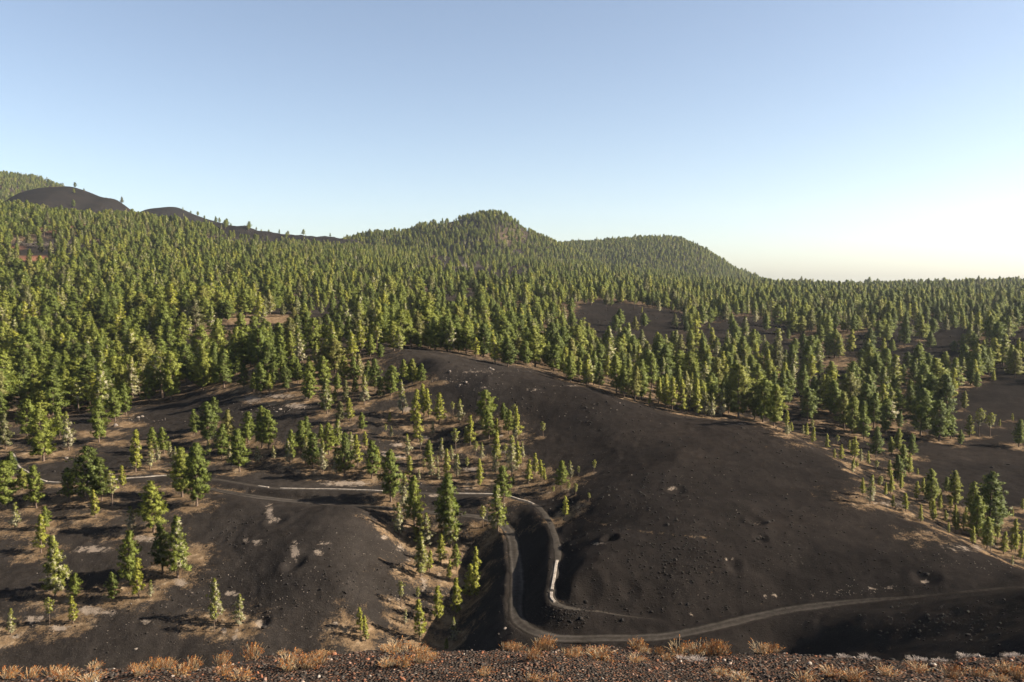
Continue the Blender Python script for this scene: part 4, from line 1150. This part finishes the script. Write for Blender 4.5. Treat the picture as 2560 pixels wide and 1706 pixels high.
for kw, L in gs.items():
    L.sort(key=lambda a: a[0])
    for i, (px, o) in enumerate(L):
        o['label'] = (f'the only {kw}' if len(L) == 1 else ord_phrase(i, kw)) + ' on the near slope'

def stem_mat(nm, stops, rough=.8):
    t = NT(nm); oi = t.attr('tint')
    t.bsdf(t.ramp(oi, stops), rough, None, spec=.1); return t.m
M_STEM = stem_mat('dry_stems', [(0.0, (.13, .048, .025)), (0.3, (.24, .135, .07)), (0.6, (.35, .25, .14)), (1.0, (.47, .38, .25))])
M_HEAD = stem_mat('rusty_flower_heads', [(0.0, (.13, .038, .009)), (0.4, (.27, .085, .015)), (0.75, (.35, .13, .026)), (1.0, (.40, .22, .07))])
M_PALE = stem_mat('pale_cushion', [(0.0, (.2, .15, .12)), (0.6, (.4, .33, .28)), (1.0, (.55, .48, .43))])

def shrub_proto(seed, ns=75, spread=.30, h=.42, lean=.10, heads=True):
    r = np.random.default_rng(seed)
    sv, st, hv, ht = [], [], [], []
    for i in range(ns):
        a = r.uniform(0, 6.28); q = r.random() ** .6
        b0 = np.array([math.cos(a) * spread * .45 * q, math.sin(a) * spread * .45 * q, -.03])
        hh = h * r.uniform(.55, 1.15) * (1 - .25 * q)
        tip = b0 + np.array([math.cos(a) * spread * .75 * q + lean * hh * 2 + r.normal(0, .04), math.sin(a) * spread * .75 * q + r.normal(0, .04), hh])
        mid = (b0 + tip) / 2 + r.normal(0, .02, 3) + np.array([0, 0, .03])
        w = .0042
        sd = np.array([math.cos(a + 1.5), math.sin(a + 1.5), 0]); sd2 = np.array([-sd[1], sd[0], 0])
        tin = r.random()
        for p, q2, s0 in ((b0, mid, sd), (mid, tip, sd), (b0, mid, sd2), (mid, tip, sd2)):
            sv += [p - s0 * w, p + s0 * w, q2 + s0 * w * .8, q2 - s0 * w * .8]; st += [tin] * 4
        for j in range(2):      # side twigs
            p = b0 + (tip - b0) * r.uniform(.4, .8); q2 = p + r.normal(0, .045, 3) + np.array([.02, 0, .07])
            sv += [p - sd * w * .7, p + sd * w * .7, q2 + sd * w * .5, q2 - sd * w * .5]; st += [tin] * 4
        if heads and r.random() < .8:
            tn = r.random()
            for j in range(r.integers(4, 9)):
                p = b0 + (tip - b0) * r.uniform(.72, 1.05) + r.normal(0, .014, 3)
                d = np.array([lean + r.normal(0, .5), r.normal(0, .5), 1.0]); d /= np.linalg.norm(d); ln = r.uniform(.02, .045)
                s0 = np.cross(d, r.normal(0, 1, 3)); s0 /= np.linalg.norm(s0); w2 = r.uniform(.006, .011)
                hv += [p, p + s0 * w2 + d * ln * .5, p + d * ln, p - s0 * w2 + d * ln * .5]; ht += [float(np.clip(tn + r.normal(0, .15), 0, 1))] * 4
    sm = mesh_np('stems', np.array(sv), np.arange(len(sv)).reshape(-1, 4)); fattr(sm, 'tint', st); sm.materials.append(M_STEM)
    hm_ = None
    if heads:
        hm_ = mesh_np('flower_heads', np.array(hv), np.arange(len(hv)).reshape(-1, 4)); fattr(hm_, 'tint', ht); hm_.materials.append(M_HEAD)
    return sm, hm_
SHR = [shrub_proto(40 + i) for i in range(5)]
PSHR = [shrub_proto(60 + i, 70, .30, .38, .06) for i in range(2)]
for sm, _ in PSHR:
    a = sm.attributes['tint']; buf = np.empty(len(sm.vertices), np.float32); a.data.foreach_get('value', buf); a.data.foreach_set('value', np.clip(.45 + .6 * buf, 0, 1))
# px, py of the base, width px, height px, kind (r rusty, p pale)
SHRUBS = [(20,1692,80,36,'r'),(75,1690,70,44,'r'),(130,1684,60,40,'r'),(128,1668,40,34,'r'),(190,1682,60,36,'r'),(235,1672,44,28,'p'),(160,1702,90,36,'r'),(270,1698,80,42,'r'),(225,1706,90,34,'p'),
          (330,1660,40,22,'r'),(355,1656,36,24,'r'),(345,1690,70,40,'r'),(385,1676,70,44,'r'),(415,1668,60,44,'r'),(440,1656,50,46,'p'),(450,1690,80,48,'r'),(480,1678,70,52,'r'),(520,1652,40,40,'r'),(550,1658,60,46,'r'),(590,1655,80,60,'r'),
          (630,1650,70,60,'r'),(560,1688,80,44,'r'),(600,1700,80,40,'r'),(705,1624,40,24,'p'),(725,1676,80,62,'p'),(765,1672,80,64,'r'),(800,1660,60,48,'r'),(745,1622,30,14,'r'),(800,1618,40,18,'r'),(830,1622,30,14,'r'),
          (965,1612,60,34,'r'),(990,1622,70,40,'p'),(1030,1618,60,30,'r'),(1060,1616,50,26,'p'),(970,1666,80,44,'p'),(1010,1668,80,50,'r'),(1050,1658,70,50,'r'),(1080,1650,50,34,'r'),
          (1265,1610,50,30,'r'),(1290,1616,50,34,'r'),(1350,1612,66,52,'p'),(1365,1612,60,46,'r'),(1330,1650,70,36,'r'),(1420,1644,80,42,'r'),(1440,1640,60,38,'p'),(1500,1650,90,46,'r'),(1480,1640,60,38,'p'),
          (1590,1604,70,40,'r'),(1610,1602,50,30,'p'),(1645,1604,44,26,'r'),(1700,1632,80,46,'p'),(1740,1636,90,48,'p'),(1780,1636,80,50,'r'),(1800,1620,60,54,'r'),(1905,1626,70,44,'p'),(1930,1630,60,42,'r'),(1665,1650,60,26,'r'),(1590,1655,60,24,'p'),
          (1330,1704,70,36,'r'),(1380,1700,60,30,'r'),(1210,1690,60,26,'r'),(1800,1690,70,28,'p'),(1850,1702,80,34,'p'),(2080,1690,90,34,'r'),(2130,1702,80,36,'r'),(2220,1690,80,30,'r'),(2300,1680,80,28,'r'),(2380,1696,90,40,'r'),(2440,1690,80,36,'r'),(2510,1680,80,40,'r'),(2550,1700,80,44,'r'),(2500,1704,70,30,'p'),(2010,1704,80,30,'r')]
SHRUBS.sort()
SHRUBS = [q for i, q in enumerate(SHRUBS) if not (q[0] < 700 and i % 3 == 2)]
cnt = {}
tot = {}
for s in SHRUBS: tot[s[4]] = tot.get(s[4], 0) + 1
for px, py, wp, hp, k in SHRUBS:
    x, y = cast_near(px, py)
    z = float(surf(x, y))
    sm, hm_ = random.choice(SHR if k == 'r' else PSHR)
    root = bpy.data.objects.new('dry_shrub', None); col.objects.link(root)
    root.location = (x, y, z)
    sx = wp / F * y / .76; sz = hp / F * y / .56
    sx *= random.uniform(.75, 1.2); sz *= random.uniform(.7, 1.2)
    root.scale = (sx, sx, sz); root.rotation_euler = (random.uniform(-.1, .1), random.uniform(-.05, .2), random.uniform(-.5, .5))
    obj('stems', sm, None, root)['kind'] = 'stuff'; obj('flower_heads', hm_, None, root)['kind'] = 'stuff'
    i = cnt.get(k, 0); cnt[k] = i + 1
    root['label'] = ord_phrase(i, 'rusty orange dry shrub' if k == 'r' else 'straw-pale dry shrub') + ' on the near rim'
    root['category'] = 'shrub'; root['group'] = 'dry shrubs on the near slope'
# low pale cushions at the right rim
CUSH = [(2075,1626,12),(2110,1630,30),(2168,1637,34),(2190,1626,20),(2290,1637,36),(2310,1627,26),(2340,1633,20),(2358,1626,26),(2415,1631,34),(2450,1629,22),(2525,1626,30),(2545,1632,26),(1745,1652,40),(1705,1648,30)]
cme = [shrub_proto(80 + i, 130, .5, .16, 0.0, False)[0] for i in range(2)]
for me in cme:
    me.materials.clear(); me.materials.append(M_PALE)
CUSH.sort()
for i, (px, py, wp) in enumerate(CUSH):
    x, y = cast_near(px, py)
    z = float(surf(x, y))
    o = bpy.data.objects.new('cushion_plant', random.choice(cme)); col.objects.link(o)
    s = wp / F * y / .75
    o.location = (x, y, z); o.scale = (s, s, s * .8); o.rotation_euler = (0, 0, random.uniform(0, 6.28))
    o['label'] = ord_phrase(i, 'low pale cushion plant') + ' on the right rim'; o['category'] = 'plant'; o['group'] = 'pale cushion plants on the rim'

# ------------------------------------------------------------------ haze
zmin = float(GZ.min()) - 1.5; zmax = float(GZ.max()) + 40
R_ = float(rr[-1]) + 50
bv = [(x, y, z) for z in (zmin, zmax) for y in (-60, R_) for x in (-R_, R_)]
me = bpy.data.meshes.new('haze')
me.from_pydata(bv, [], [(0, 2, 3, 1), (4, 5, 7, 6), (0, 1, 5, 4), (2, 6, 7, 3), (0, 4, 6, 2), (1, 3, 7, 5)])
hm2 = bpy.data.materials.new('haze'); hm2.use_nodes = True
tn = hm2.node_tree.nodes; tn.clear()
ho = tn.new('ShaderNodeOutputMaterial'); hv_ = tn.new('ShaderNodeVolumePrincipled')
hv_.inputs['Color'].default_value = (.82, .90, 1.0, 1); hv_.inputs['Density'].default_value = HAZE_DENSITY; hv_.inputs['Anisotropy'].default_value = .3
hm2.node_tree.links.new(hv_.outputs[0], ho.inputs['Volume'])
hz_o = obj('haze', me, hm2); hz_o['kind'] = 'stuff'; hz_o['label'] = 'thin pale haze in the air over the valley'; hz_o['category'] = 'haze'
